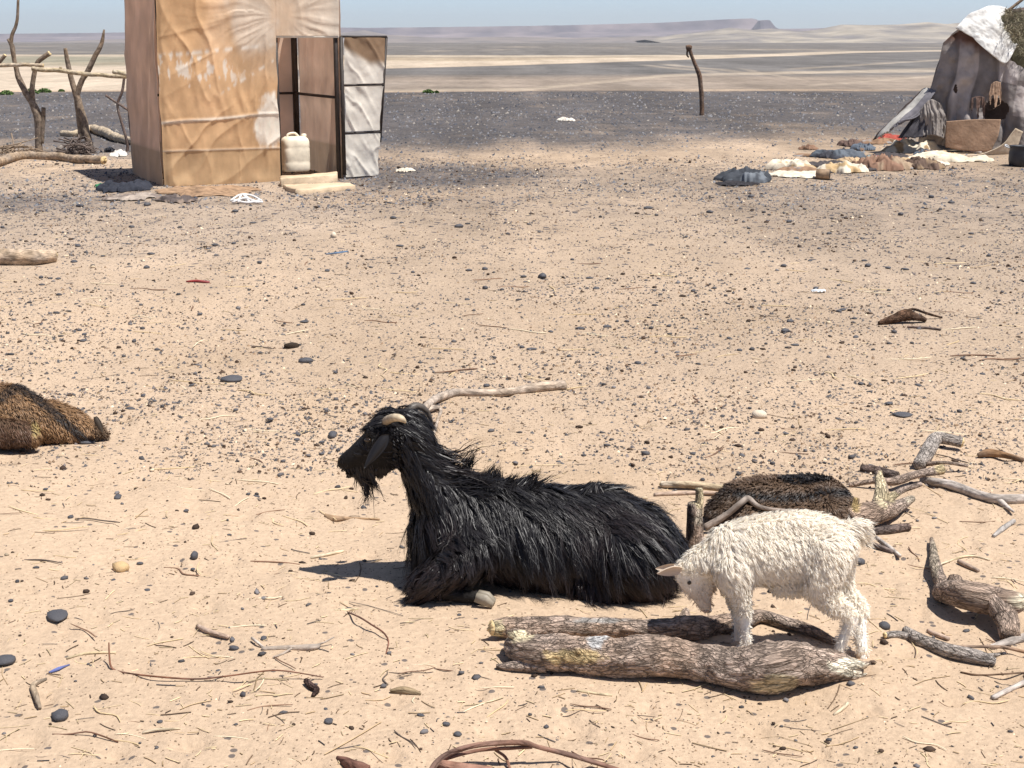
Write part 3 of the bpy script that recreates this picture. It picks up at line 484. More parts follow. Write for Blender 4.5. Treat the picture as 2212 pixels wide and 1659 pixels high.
def front_col(P, S, H):
    u, v = proj(P); C = np.tile(TAN, (len(u), 1)); nz = fbm(np.stack([S*3, H*2, S*0], -1), 4); fz = fbm(np.stack([S*26, H*9, S*0+3], -1), 3)
    def mixc(c, m):
        nonlocal C
        C = C*(1-m[:, None])+np.array(c)*m[:, None]
    mixc(TAN*1.25+.03, sstep(-.1, .5, nz)*.7); mixc(TAN*.72, sstep(.0, .5, -nz)*.5)
    mixc(BONE*.9, .8*sstep(400, 700, u+120*nz)*(1-sstep(40, 200, v+60*nz))); mixc(BONE*.92, .55*sstep(.12, .4, fbm(np.stack([S*1.8+5, H*1.1, S*0+8], -1), 4)))                    # bleached towards upper right
    mixc(BONE, .85*sstep(.05, .35, fz+.55*np.exp(-((v-150-.05*(u-430))/34)**2)-.42)*(1-sstep(480, 560, u))*sstep(96, 112, v)*(1-sstep(180, 215, v)))
    mixc(BONE, .8*np.exp(-((v-(112-.10*(u-440)))/5)**2)*(1-sstep(140, 175, np.abs(u-430)))*sstep(-.3, .1, fz))
    mixc(BONE, .7*np.exp(-((v-(200-.62*(u-480)))/4)**2)*sstep(470, 490, u)*(1-sstep(600, 615, u))*sstep(-.1, .2, fz))
    mixc(BONE*1.15, sstep(.0, .35, 1-np.hypot((u-584+.25*(v-255))/46, (v-252)/74)+.8*nz+.30*fz)*.9)  # white patch beside the door
    mixc(BONE*.95, .75*np.exp(-((H-.72-.06*S)/.018)**2)); mixc(BONE*.7, .5*np.exp(-((H-.40)/.012)**2))
    mixc(np.array([.62, .42, .235]), (1-sstep(.385, .40, H))*.7)
    return np.clip(C*(1+.10*fz)[:, None], 0, 1)
Z3 = np.zeros(3)
hut_sheet('front_cloth', Z3, ex, ez, S1, HH, ny, front_fold, front_col, 130, 200)
hut_sheet('lintel_cloth', ex*S1+ez*HD, ex, ez, HW-S1, HH-HD, ny, lambda S, H: front_fold(S+S1, H+HD)*.9+.006, lambda P, S, H: front_col(P, S+S1, H+HD), 60, 50)
def dull(P, S, H):
    nz = fbm(np.stack([S*3, H*2, S*0+7], -1), 4); m = (1-sstep(.385, .42, H))[:, None]
    return np.clip(np.array([.72, .53, .40])*(1+.3*nz)[:, None]*(1-m)+np.array([.50, .38, .27])*m, 0, 1)
sfold = lambda S, H: .016+.02*fbm(np.stack([S*2, H*1.2, S*0+5], -1), 3)+.018*rfold(S*3.5+H*.5, H*.5, 4.)**2.5
hut_sheet('side_cloth', -ny*0, -ny, ez, HDEP, HH, -ex, sfold, dull, 60, 90)
hut_sheet('side_cloth', ex*HW, -ny, ez, HDEP, HH, ex, sfold, dull, 60, 90)
hut_sheet('back_cloth', -ny*HDEP, ex, ez, HW, HH, -ny, sfold, dull, 70, 90)
hut_sheet('roof_cloth', ez*HH, ex, -ny, HW, HDEP, ez, sfold, dull, 60, 60)
def bar(name, p, q, r, parent, mat=M_IRON, base=None):
    p, q = np.array(p, float), np.array(q, float); t = (q-p)/np.linalg.norm(q-p); a = np.cross(t, ez if abs(t[2]) < .9 else ex); a /= np.linalg.norm(a); b = np.cross(t, a); V = []
    for c in (p, q):
        for sx, sy in ((-1, -1), (1, -1), (1, 1), (-1, 1)): V.append(c+a*r*sx+b*r*sy)
    return link(name, mesh(name, V, [[(0, 1, 2, 3)[::-1], (4, 5, 6, 7), (0, 1, 5, 4), (1, 2, 6, 5), (2, 3, 7, 6), (3, 0, 4, 7)]], None, False), mat, parent, (0, 0, 0))
for (s, dd) in ((.03, .03), (HW-.03, .03), (.03, HDEP-.03), (HW-.035, HDEP-.035)): bar('frame_post', ex*s-ny*dd, ex*s-ny*dd+ez*(HH-.01), .022 if dd < 1 else .032, hut)
bar('frame_post', ex*(S1+.01)-ny*.02, ex*(S1+.01)-ny*.02+ez*HD, .014, hut)
for h in (.98, HH-.05):
    bar('frame_rail', ex*.03-ny*(HDEP-.06)+ez*h, ex*(HW-.05)-ny*(HDEP-.06)+ez*h, .016, hut); bar('frame_rail', ex*(HW-.06)-ny*.05+ez*h, ex*(HW-.06)-ny*(HDEP-.08)+ez*h, .016, hut)
bar('frame_rail', ex*S1-ny*.0+ez*(HD-.012), ex*HW+ez*(HD-.012), .013, hut, M_CLOTHW := material('white_hem', (.72, .66, .56), .85, .15, 10))
def slab(name, label, px, z0, z1, parent=None, world=True):
    P = [gpt(u, v) for u, v in px]; c = np.mean(P, 0); n = len(P); ring = []
    for k in range(n):
        a, b = P[k], P[(k+1) % n]
        for f in np.linspace(0, 1, 7)[:-1]: ring.append(a+(b-a)*f+np.array([1, 1, 0])*.012*RNG.standard_normal(3))
    ring = np.array(ring); m = len(ring); ctr = ring.mean(0); bot = ring.copy(); bot[:, 2] = z0; mid = ring.copy(); mid[:, 2] = z1-.008; top = ctr+(ring-ctr)*.975; top[:, 2] = z1+.004*RNG.standard_normal(m)
    V = np.vstack([bot, mid, top, [ctr[0], ctr[1], z1]]); a = np.arange(m); b = (a+1) % m
    Fq = np.vstack([np.stack([k*m+a, k*m+b, (k+1)*m+b, (k+1)*m+a], -1) for k in (0, 1)]); Ft = np.stack([2*m+a, 2*m+b, np.full(m, 3*m)], -1)
    loc = np.array([ctr[0], ctr[1], z0]); o = link(name, mesh(name, V-loc, [Fq, Ft], None, False), M_SLAB, None, loc)
    return tag(o, label, 'stone slab') if label else o
slab('stone_slab', 'flat pale stone slab lying as doorstep before the hut', [(612, 407), (745, 399), (768, 408), (640, 421)], -.02, .035)
slab('stone_slab', 'raised pale threshold block inside the hut doorway', [(606, 404), (728, 394), (728, 386), (606, 396)], -.02, .085)
# door leaf, swung wide open to the right
dr = thing('door', '', ''); dr.parent = hut; dr.location = ex*(HW+.03)
DA = math.radians(40); dx = np.array([math.cos(DA), math.sin(DA), 0]); dn = np.array([math.sin(DA), -math.cos(DA), 0])
DW0, DW1, DZ0, DZ1 = .665, .50, .05, HD-.01
def dq(a, h): w = DW1+(DW0-DW1)*(h-DZ0)/(DZ1-DZ0); return dx*a*w+ez*h
def dbar(p, q, r=.013): return bar('door_frame', p, q, r, dr)
dbar(dq(0, DZ0), dq(0, DZ1), .018); dbar(dq(1, .42), dq(1, DZ1)); dbar(dq(0, DZ1), dq(1, DZ1)); dbar(dq(0, 1.12), dq(1, 1.12)); dbar(dq(0, .55), dq(1, .55)); dbar(dq(.02, DZ0), dq(.7, DZ0+.01), .008)
def door_cloth(h0, h1, dark):
    S, H = np.meshgrid(np.linspace(.03, .97, 40), np.linspace(0, 1, 50)); S = S.ravel(); H = H.ravel(); h = h0+(h1-h0)*H
    w = DW1+(DW0-DW1)*(h-DZ0)/(DZ1-DZ0); inn = .03*fbm(np.stack([H*3+h0*9, S*0, S*0], -1), 3)*sstep(.5, 1, S)
    d = .012+.022*fbm(np.stack([S*3+h0*7, H*2.4, S*0], -1), 3)+.022*rfold(S*2.2+H*1.3+h0*5, H*.8, 3.)**2.5
    V = dx*(S*w-np.abs(inn)*w*1.5)[:, None]+ez*h[:, None]+dn*d[:, None]; nz = fbm(np.stack([S*3, H*3, S*0+h0], -1), 3)
    m = sstep(-.12, .12, H-(.80-.40*np.clip(S*1.5, 0, 1)+.06*nz))[:, None]*dark; C = np.array([.85, .79, .69])*(1+.10*nz)[:, None]*(1-m)+np.array([.30, .20, .125])*m
    link('door_cloth', mesh('door_cloth', V, [grid(40, 50)], np.clip(C, 0, 1)), M_CLOTH, dr, (0, 0, 0))
door_cloth(1.14, DZ1-.01, 1); door_cloth(.57, 1.10, 0); door_cloth(.02, .53, 0)

def rbox(w, d, h, rr, n=5):
    """rounded upright box profile as stacked rings"""
    ring = []
    for q in range(4):
        cx, cy = ((1, 1), (-1, 1), (-1, -1), (1, -1))[q]
        for k in range(n): a = q*math.pi/2+k/(n-1)*math.pi/2; ring.append((cx*(w/2-rr)+rr*math.cos(a), cy*(d/2-rr)+rr*math.sin(a)))
    return np.array(ring)
def jerrycan(u, v, inside):
    p = HP+ex*(on_front(u, v)[0]+.04)-ny*inside; p[2] = .09; can = thing('jerrycan', 'yellowed white plastic jerrycan standing in the hut doorway', 'jerrycan', p)
    w, d, h = .33, .25, .42; prof = [(0, .92), (.02, 1), (.10, 1.0), (.115, .975), (.13, 1.0), (.27, 1.0), (.285, .975), (.30, 1.), (.36, .98), (.395, .88), (.415, .70), (.42, .40)]
    R = rbox(w, d, h, .07); n = len(R); V = np.vstack([np.c_[R*f, np.full(n, z)] for z, f in prof]+[[[0, 0, .42]], [[0, 0, 0]]]); a = np.arange(n); b = (a+1) % n; k = len(prof)
    Fq = np.vstack([np.stack([i*n+a, i*n+b, (i+1)*n+b, (i+1)*n+a], -1) for i in range(k-1)]); Ft = np.vstack([np.stack([(k-1)*n+a, (k-1)*n+b, np.full(n, k*n)], -1), np.stack([b, a, np.full(n, k*n+1)], -1)])
    V[:, :2] = V[:, :1]*ex[:2]+V[:, 1:2]*(-ny[:2]); link('can_body', mesh('can_body', V, [Fq, Ft]), M_PLASTIC, can, (0, 0, 0))
    v_, q, t, b_ = tube(catmull([ex*-.10+ez*.40, ex*-.08+ez*.445, ex*.0+ez*.455, ex*.05+ez*.41], 14), np.full(14, .014), 8, .02); link('can_handle', mesh('can_handle', v_, [q, t]), M_PLASTIC, can, (0, 0, 0))
    v_, q, t, b_ = tube(np.array([ex*.115+ez*.40, ex*.115+ez*.42, ex*.115+ez*.445]), np.array([.034, .034, .03]), 14, .02); link('can_cap', mesh('can_cap', v_, [q, t]), M_PLASTIC, can, (0, 0, 0))
jerrycan(648, 375, .30)

# ------------------------------------------------------------------ rags, blankets, odds and ends
def rag(name, label, cat, u0, u1, v0, v1, col, dm=.5, folds=5., seed=0., col2=None, cover=.5, mat=None, flat=.0, group=None, stripes=0):
    a, b = gpt(u0, v1), gpt(u1, v1); c = (a+b)/2; w = abs(b[0]-a[0]); s = mpp(c); foreshort = dm*CH*F/(c[1]**2+1e-6)
    h = max(.02, ((v1-v0)-foreshort*.75)*s); nx, nyy = 64, 32; X, Yy = np.meshgrid(np.linspace(-1, 1, nx), np.linspace(-1, 1, nyy)); X = X.ravel(); Yy = Yy.ravel()
    # square -> disc, ragged outline
    dx_ = X*np.sqrt(1-Yy*Yy/2); dy_ = Yy*np.sqrt(1-X*X/2); th = np.arctan2(dy_, dx_); rg = 1+.50*fbm(np.stack([np.cos(th)*2.6+seed, np.sin(th)*2.6, th*0+seed], -1), 4)
    x = dx_*w/2*rg; y = dy_*dm/2*rg; rho = np.clip(np.hypot(dx_, dy_), 0, 1); prof = (1-rho**2.2)
    f = fbm(np.stack([dx_*folds*.5+seed, dy_*folds*.4, th*0+seed], -1), 3); rf = 1-np.abs(fbm(np.stack([dx_*folds*.7+seed+9, dy_*folds*.5+seed, th*0], -1), 3))*2.2
    qx = dx_*folds*.55+seed+.5*f; qy = dy_*folds*.4+.5*f; R1 = rfold(qx*.55, qy*.6, seed+2., 1.9, 2); R2 = rfold(qx*1.2+4, qy*1.3, seed+8., 2.2, 2)
    z = h*1.15*prof**.5*(.22+.48*R1+.24*R2**1.5+.25*f)+.012*R2*(1-prof)+.004; z = np.maximum(z, .004)
    wx, wy = c[0]+x, c[1]+dm*.5+y-.05; g = gz(wx, wy); V = np.stack([wx, wy, g+z], -1); loc = np.array([c[0], c[1]+dm*.45, float(gz(c[0], c[1]))])
    C = np.tile(np.array(col), (len(V), 1))*(1+.25*f)[:, None]
    if col2 is not None: m = sstep(-.05, .2, fbm(np.stack([dx_*2.2+seed*2, dy_*2, th*0+3], -1), 3)+cover-.5)[:, None]; C = C*(1-m)+np.array(col2)*m
    if stripes: m = sstep(.3, .5, np.abs(np.sin((y*stripes*1.2+x*1.6+.12*f)*3)))[:, None]; C = C*(.55+.45*m)
    o = link(name, mesh(name, V-loc, [grid(nx, nyy)], np.clip(C, 0, 1)), mat or M_RAG, None, loc); return tag(o, label, cat, group)
CREAM = (.66, .575, .45); NAVY = (.045, .055, .075)
rag('blanket', 'brown striped blanket spread along the foot of the hut', 'blanket', 322, 535, 396, 424, (.36, .23, .14), 1.1, 6, 1, stripes=9)
rag('cloth', 'dark crumpled cloth in the shade left of the hut', 'cloth', 196, 305, 382, 416, (.03, .033, .045), .8, 6, 2)
rag('cloth', 'small bright green scrap on the dark cloth by the hut', 'scrap', 202, 236, 393, 406, (.04, .20, .09), .25, 4, 3)
rag('cloth', 'torn greyish cloth strip before the striped blanket', 'cloth', 215, 330, 414, 434, (.36, .30, .25), .6, 7, 4, (.20, .16, .14))
rag('cloth', 'dark tangled rag on gravel before the hut', 'rag', 330, 420, 418, 438, (.10, .08, .075), .5, 8, 5, (.25, .19, .15))
rag('cloth', 'small white cloth scrap right of the open hut door', 'cloth scrap', 856, 892, 361, 372, (.62, .55, .45), .3, 5, 6)
rag('tarp', 'dark blue-grey crumpled tarp, leftmost of the rag heap', 'tarp', 1556, 1672, 360, 394, (.05, .055, .065), .55, 4, 7, (.16, .175, .195), .35)
rag('sheet', 'flat cream sheet right of the dark tarp', 'sheet', 1660, 1800, 368, 385, CREAM, .7, 6, 8)
rag('sack', 'rumpled cream sack behind the flat cream sheet', 'sack', 1668, 1770, 337, 368, CREAM, .5, 3, 9, (.42, .29, .15), .25)
rag('sack', 'cream folded sack in the middle of the rag heap', 'sack', 1764, 1885, 340, 374, CREAM, .6, 4, 10, (.44, .31, .17), .3)
rag('cloth', 'blue-grey cloth lying behind the cream sacks', 'cloth', 1764, 1868, 318, 344, (.10, .115, .135), .8, 5, 11, (.05, .05, .06))
rag('cloth', 'brown and patterned rags piled beside the tent', 'rags', 1845, 1990, 326, 370, (.24, .14, .095), .9, 9, 12, (.34, .25, .17), .5)
rag('cloth', 'pale blue and red scrap among the brown rags', 'scrap', 1868, 1912, 333, 352, (.30, .36, .36), .3, 6, 13, (.42, .16, .14), .4)
rag('sack', 'cream sack with upright fold against the tent foot', 'sack', 1915, 2032, 296, 330, CREAM, .6, 4, 14, (.36, .24, .13), .3)
rag('cloth', 'red cloth peeping out under the tent flap', 'cloth', 1902, 1966, 286, 308, (.36, .075, .055), .5, 3, 15)
rag('cloth', 'dark brown rag heap below the tan tent patch', 'rags', 1960, 2060, 336, 366, (.12, .08, .06), .8, 9, 16, (.27, .19, .12))
rag('sheet', 'long white sheet edge trailing from the tent front', 'sheet', 1975, 2150, 325, 350, (.64, .56, .43), .6, 6, 17)
rag('cloth', 'black wrinkled plastic strip below the dark tarp', 'plastic strip', 1556, 1650, 388, 402, (.035, .032, .035), .5, 9, 18)
rag('cloth', 'small brown rag behind the cream sacks', 'rag', 1728, 1766, 310, 324, (.22, .13, .085), .3, 6, 19)
rag('cloth', 'dark brown bundle behind the blue-grey cloth', 'bundle', 1815, 1880, 298, 316, (.13, .085, .07), .4, 6, 20)
rag('cloth', 'crumpled white paper by the fence log', 'paper', 232, 268, 322, 338, (.66, .62, .56), .4, 5, 21)
rag('cloth', 'black plastic scrap beside the white paper at fence', 'plastic scrap', 222, 244, 316, 328, (.03, .03, .035), .3, 5, 22)
twig('plastic_scrap', 'thin red plastic strip on the gravel left', 'plastic scrap', [(402, 608, 1.5), (425, 607, 3), (452, 610, 2.5)], (.30, .05, .05), mat=M_RAG)
twig('plastic_scrap', 'thin blue plastic strip on the gravel', 'plastic scrap', [(704, 549, 1.5), (730, 546, 2.5), (752, 543, 2)], (.10, .18, .30), mat=M_RAG)
rag('plastic_scrap', 'tiny white plastic scrap on the ground far right', 'plastic scrap', 1750, 1782, 626, 631, (.60, .64, .68), .05, 5, 25)
twig('plastic_scrap', 'small blue plastic strip at lower left', 'plastic scrap', [(106, 1453, 2.5), (124, 1446, 4.5), (136, 1441, 3), (150, 1436, 2)], (.09, .12, .32), mat=M_RAG)
rag('plastic_scrap', 'white scrap on dark gravel beyond the yard', 'plastic scrap', 1206, 1242, 252, 262, (.66, .60, .52), .4, 4, 27)
RAGC = [('cream', CREAM), ('brown', (.26, .16, .10)), ('dark', (.07, .06, .06)), ('grey', (.30, .28, .27)), ('tan', (.46, .33, .20)), ('blue-grey', (.11, .13, .16))]
for k, (u, v) in enumerate([(1700, 352), (1742, 372), (1800, 362), (1822, 338), (1850, 352), (1876, 326), (1898, 360), (1906, 312), (1936, 345), (1948, 366), (1988, 352), (2010, 338), (2034, 356), (1786, 340), (1862, 372), (1975, 318), (2054, 338), (1640, 388)]):
    nm, c = RAGC[k % 6]; w = 22+7*((k*5) % 6); rag('cloth', 'small %s rag lying in the rag heap by the tent' % nm, 'rag', u-w, u+w*.8, v-11-(k % 3)*3, v, c, .35+.1*(k % 3), 4+k % 3, 60+k*1.7, RAGC[(k+2) % 6][1] if k % 2 else None, .3, group='small %s rags in the heap' % nm)
def tin(u, v):
    p = gpt(u, v); s = mpp(p); root = thing('tin_can', 'rusty open tin can lying before the cream sheet', 'tin can', p); P = np.array([[-.07, .02, .065], [0, .0, .065], [.085, -.03, .065]]); R = np.array([.064, .066, .064])
    V, q, t, b = tube(P, R, 18, .05, 3); link('can_body', mesh('can_body', V, [q, t[:18]]), material('rusty_tin', (.30, .20, .12), .55, .4, 20, .3, 60, spec=.5), root, (0, 0, 0))
    V, q, t, b = tube(P[1:]*.98+[0, 0, .0013], R[1:]*.93, 18, .02, 3); link('can_inside', mesh('can_inside', V, [q, t[18:]]), M_IRON, root, (0, 0, 0))
tin(1776, 388)
def rope():
    p = gpt(532, 442); V = []; Q = []; T = []; off = 0
    for k, pts in enumerate([[(498, 438), (520, 424), (545, 426), (566, 438)], [(502, 441), (530, 432), (560, 442)], [(515, 441), (524, 423), (540, 442)], [(528, 424), (548, 440), (568, 441)], [(505, 436), (535, 442), (565, 436)]]):
        P = catmull([gpt(u, 442-(442-v)*.2)+np.array([0, 0, .02+(442-v)*mpp(p)*.75]) for u, v in pts], 16); v_, q, t, b = tube(P, np.full(16, .012), 6, .05, k); V.append(v_); Q.append(q+off); T.append(t+off); off += len(v_)
    tag(link('rope', mesh('rope', np.vstack(V)-p, [np.vstack(Q), np.vstack(T)]), material('white_rope', (.68, .65, .62), .8, .1, 30), None, p), 'tangle of white rope on gravel before the hut', 'rope')
rope()

# ------------------------------------------------------------------ ragged tent at right
TY = float(gpt(2040, 330)[1]); M_TENT = material('old_blanket', attr=True, rough=.95, var=.2, scale=7, bump=.5, bscale=26, bdist=.012, transl=.10)
TP = gpt(2090, 330); tent = thing('tent', 'ragged patched nomad tent with white cloth over its top', 'tent', TP)
def patch(name, rows, colf, amp=.03, seed=0., nu=60, nv=50, parent=tent, mat=None, fs=3.0, thick=.012, vfold=0., tear=None):
    """rows of (u, v, dY): a draped cloth through these points"""
    G = [np.array([aty(u, v, TY+dy) for (u, v, dy) in r]) for r in rows]; G = np.array([catmull(g, nu) for g in G]); G = np.array([catmull(G[:, k], nv) for k in range(nu)]).transpose(1, 0, 2)
    V = G.reshape(-1, 3); A, B = np.meshgrid(np.linspace(0, 1, nu), np.linspace(0, 1, nv)); A = A.ravel(); B = B.ravel()
    du = np.gradient(G, axis=1).reshape(-1, 3); dv = np.gradient(G, axis=0).reshape(-1, 3); n = np.cross(du, dv); n /= np.linalg.norm(n, axis=1)[:, None]+1e-9
    f = fbm(np.stack([V[:, 0]*fs+seed, V[:, 1]*fs*.6, V[:, 2]*fs], -1), 4); V = V+n*(amp*f+vfold*(rfold(A*11+seed+.6*f, B*.8, seed+3., 2.2, 2)**2-.3)*(.35+B))[:, None]; V[:, 2] = np.maximum(V[:, 2], gz(V[:, 0], V[:, 1])+.004)
    V2 = np.vstack([V, V-n*thick]); k = len(V); g = grid(nu, nv); e = []
    idx = np.arange(k).reshape(nv, nu); lp = np.r_[idx[0], idx[1:, -1], idx[-1, ::-1][1:], idx[::-1, 0][1:-1]]; nx_ = np.roll(lp, -1); rim = np.stack([lp, nx_, nx_+k, lp+k], -1)
    if tear is not None:
        hole = tear(*proj(V), f); g = g[~hole[g].any(1)]
    C = colf(A, B, f, V) if callable(colf) else np.tile(np.array(colf), (k, 1))*(1+.3*f)[:, None]
    return link(name, mesh(name, V2-TP, [g[:, ::-1], g+k, rim], np.clip(np.vstack([C, C]), 0, 1)), mat or M_TENT, parent, (0, 0, 0))
WOOL = np.array([.35, .31, .29])
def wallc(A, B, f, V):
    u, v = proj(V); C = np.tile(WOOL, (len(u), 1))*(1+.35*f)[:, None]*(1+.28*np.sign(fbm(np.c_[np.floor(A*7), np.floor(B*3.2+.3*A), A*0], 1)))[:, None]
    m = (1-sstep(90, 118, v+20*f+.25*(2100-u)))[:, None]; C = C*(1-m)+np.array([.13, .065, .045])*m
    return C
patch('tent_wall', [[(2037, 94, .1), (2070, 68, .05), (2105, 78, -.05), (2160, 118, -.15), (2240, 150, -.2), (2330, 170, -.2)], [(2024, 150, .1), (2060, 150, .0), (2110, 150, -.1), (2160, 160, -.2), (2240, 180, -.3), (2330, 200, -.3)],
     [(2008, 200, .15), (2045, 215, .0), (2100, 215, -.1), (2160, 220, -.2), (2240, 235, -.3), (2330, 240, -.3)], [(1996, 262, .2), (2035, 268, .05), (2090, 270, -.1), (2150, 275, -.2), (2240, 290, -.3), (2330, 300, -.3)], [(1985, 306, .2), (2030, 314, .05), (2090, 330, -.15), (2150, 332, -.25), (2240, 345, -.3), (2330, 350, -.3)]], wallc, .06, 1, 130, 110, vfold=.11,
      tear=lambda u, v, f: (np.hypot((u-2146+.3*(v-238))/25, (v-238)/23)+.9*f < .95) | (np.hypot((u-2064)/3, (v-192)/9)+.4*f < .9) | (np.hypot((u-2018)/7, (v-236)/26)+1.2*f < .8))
patch('hanging_flap', [[(2141, 182, -.30), (2150, 176, -.31), (2161, 178, -.32)], [(2136, 206, -.31), (2148, 205, -.34), (2163, 206, -.34)], [(2126, 232, -.30), (2142, 236, -.36), (2162, 224, -.34)]], (.42, .28, .19), .02, 31, 30, 36, fs=6, vfold=.02, tear=lambda u, v, f: (v > 214+14*np.sin(u*.55)+30*f))
patch('hanging_flap', [[(2098, 212, -.17), (2112, 208, -.19), (2126, 210, -.21)], [(2098, 234, -.18), (2114, 236, -.22), (2128, 234, -.24)], [(2098, 258, -.18), (2114, 262, -.24), (2126, 260, -.24)]], (.19, .125, .10), .03, 32, 30, 36, fs=6, vfold=.03, tear=lambda u, v, f: (v > 238+16*np.sin(u*.5+1)+30*f))
patch('tent_roof', [[(2037, 94, .1), (2070, 66, .05), (2120, 40, .1), (2180, 26, .1), (2260, 20, .1), (2330, 24, .1)], [(2045, 92, .7), (2080, 62, .7), (2130, 36, .7), (2190, 20, .7), (2260, 14, .7), (2330, 18, .7)], [(2040, 110, 1.5), (2080, 90, 1.6), (2130, 70, 1.7), (2190, 60, 1.7), (2260, 56, 1.7), (2330, 60, 1.7)], [(2010, 270, 2.6), (2060, 275, 2.8), (2130, 280, 2.9), (2190, 280, 2.9), (2260, 280, 2.9), (2330, 280, 2.9)]], (.12, .085, .07), .05, 2, 60, 50)
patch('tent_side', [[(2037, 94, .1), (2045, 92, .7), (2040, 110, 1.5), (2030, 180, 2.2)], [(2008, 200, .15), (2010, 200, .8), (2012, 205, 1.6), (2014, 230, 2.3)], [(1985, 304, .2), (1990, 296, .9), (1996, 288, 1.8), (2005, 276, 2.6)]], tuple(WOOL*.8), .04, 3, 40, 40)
patch('tent_flap', [[(1992, 192, .25), (2004, 188, .15), (2022, 196, .05)], [(1955, 232, .2), (1976, 226, .05), (2006, 222, -.05)], [(1918, 268, .1), (1946, 252, -.1), (1984, 250, -.15)], [(1888, 304, 0), (1912, 292, -.2), (1948, 262, -.25)]],
      lambda A, B, f, V: np.where((A[:, None] < .16), np.array([[.07, .05, .045]]), np.where(A[:, None] < .62, np.array([[.42, .40, .37]]), np.array([[.16, .15, .165]])))*(1+.3*f)[:, None], .05, 4, 44, 50, vfold=.03)
patch('tent_flap', [[(1986, 240, -.1), (2010, 215, -.12), (2032, 225, -.15)], [(1984, 268, -.12), (2012, 258, -.22), (2044, 262, -.2)], [(1990, 294, -.15), (2016, 292, -.28), (2040, 300, -.25)]], (.30, .265, .24), .05, 5, 40, 40, fs=5, vfold=.06)
patch('tent_flap', [[(1996, 222, .0), (2010, 224, -.02), (2026, 232, -.05)], [(1972, 252, -.05), (1990, 250, -.12), (2014, 252, -.14)], [(1942, 300, -.1), (1966, 298, -.2), (2000, 296, -.2)]], (.075, .07, .08), .04, 44, 30, 36, vfold=.05)  # added dark sheet, its colour standing for shade on the flap's underside
patch('tent_patch', [[(2044, 262, -.28), (2100, 258, -.34), (2162, 258, -.42)], [(2042, 290, -.28), (2098, 292, -.36), (2156, 294, -.44)], [(2042, 318, -.28), (2090, 326, -.36), (2140, 327, -.44)]], (.36, .235, .155), .02, 6, 40, 30)
patch('tent_hem', [[(2192, 276, -.5), (2200, 280, -.45), (2208, 284, -.4)], [(2160, 315, -.55), (2172, 322, -.5), (2184, 330, -.45)], [(2110, 335, -.6), (2112, 344, -.55), (2116, 352, -.5)], [(2056, 340, -.6), (2058, 346, -.55), (2060, 352, -.5)]], (.52, .42, .31), .04, 7, 30, 50)
patch('roof_sheet', [[(2064, 62, -.08), (2090, 34, 0), (2118, 20, .0), (2148, 12, .05), (2188, 24, .05)], [(2080, 70, -.12), (2108, 56, -.1), (2132, 46, -.1), (2150, 42, -.08), (2176, 44, -.05)], [(2100, 80, -.16), (2120, 78, -.18), (2144, 72, -.18), (2164, 72, -.16), (2190, 84, -.1)], [(2106, 86, -.18), (2130, 110, -.25), (2150, 124, -.28), (2174, 136, -.28), (2198, 96, -.2)]], lambda A, B, f, V: np.tile(np.array([.74, .72, .68]), (len(f), 1))*(1+.12*f)[:, None], .05, 8, 60, 50, fs=6)
def thatch():
    V = []; Q = []; C = []; off = 0; n = 2600
    for k in range(n):
        u = random.uniform(2170, 2330); f = (u-2170)/60; v = random.uniform(20, 60+min(1, f)*92) ; y = TY-.32+random.uniform(0, .25)+ (.1 if v < 50 else 0)
        p = aty(u, v, y); d = np.array([random.uniform(-1, 1), random.uniform(-.6, .2), random.uniform(-.9, .35)]); d /= np.linalg.norm(d); l = random.uniform(.05, .14); sd = np.cross(d, [0, 1, .2]); sd /= np.linalg.norm(sd); w = .006
        V += [p-sd*w, p+sd*w, p+d*l]; c = random.choice([(.26, .23, .15), (.20, .18, .115), (.36, .31, .21), (.14, .12, .085)]); C += [c]*3; Q.append((off, off+1, off+2)); off += 3
    return link('thatch', mesh('thatch', np.array(V)-TP, [Q], np.array(C), False), M_LITTER, tent, (0, 0, 0))
thatch()
patch('tent_roof', [[(2150, 40, -.02), (2200, 26, -.02), (2330, 24, -.02)], [(2176, 90, -.16), (2220, 90, -.2), (2330, 95, -.2)], [(2186, 140, -.18), (2230, 152, -.22), (2330, 160, -.22)]], (.11, .10, .06), .05, 12, 30, 30)
pp, rr = wpath([(2172, 26, 3), (2192, 12, 3.4), (2222, -12, 3.6)], TY); v_, q, t, b = tube(catmull(pp, 10), np.full(10, rr.mean()), 8, .1); link('tent_pole', mesh('tent_pole', v_-TP, [q, t], np.tile(np.array(WC['post']), (len(v_), 1)), True, {'bark': ('FLOAT_VECTOR', b)}), M_DRY, tent, (0, 0, 0))
def pot():
    p = gpt(2206, 360); root = thing('cooking_pot', 'sooty black pot standing at the tent edge, right border', 'pot', p); h = [0, .02, .10, .20, .26, .28, .285, .27, .05]; r = [.13, .16, .175, .17, .16, .175, .165, .15, .13]; n = 24; a = np.arange(n)/n*2*math.pi
    V = np.vstack([np.c_[np.cos(a)*R, np.sin(a)*R, np.full(n, z)] for z, R in zip(h, r)]); i = np.arange(n); j = (i+1) % n; Q = np.vstack([np.stack([k*n+i, k*n+j, (k+1)*n+j, (k+1)*n+i], -1) for k in range(len(h)-1)])
    link('pot_body', mesh('pot_body', V, [Q, np.arange(n)[None, ::-1]]), material('soot', (.025, .025, .03), .55, .4, 12, .2, 40, spec=.5), root, (0, 0, 0))
    v_, q, t, b = tube(catmull([(-.17, 0, .25), (-.23, 0, .27), (-.22, .04, .29), (-.17, .06, .27)], 10), np.full(10, .011), 8, .05); link('pot_handle', mesh('pot_handle', v_, [q, t]), material('pot_metal', (.5, .5, .5), .4, .2, 20, spec=.6), root, (0, 0, 0))
pot()

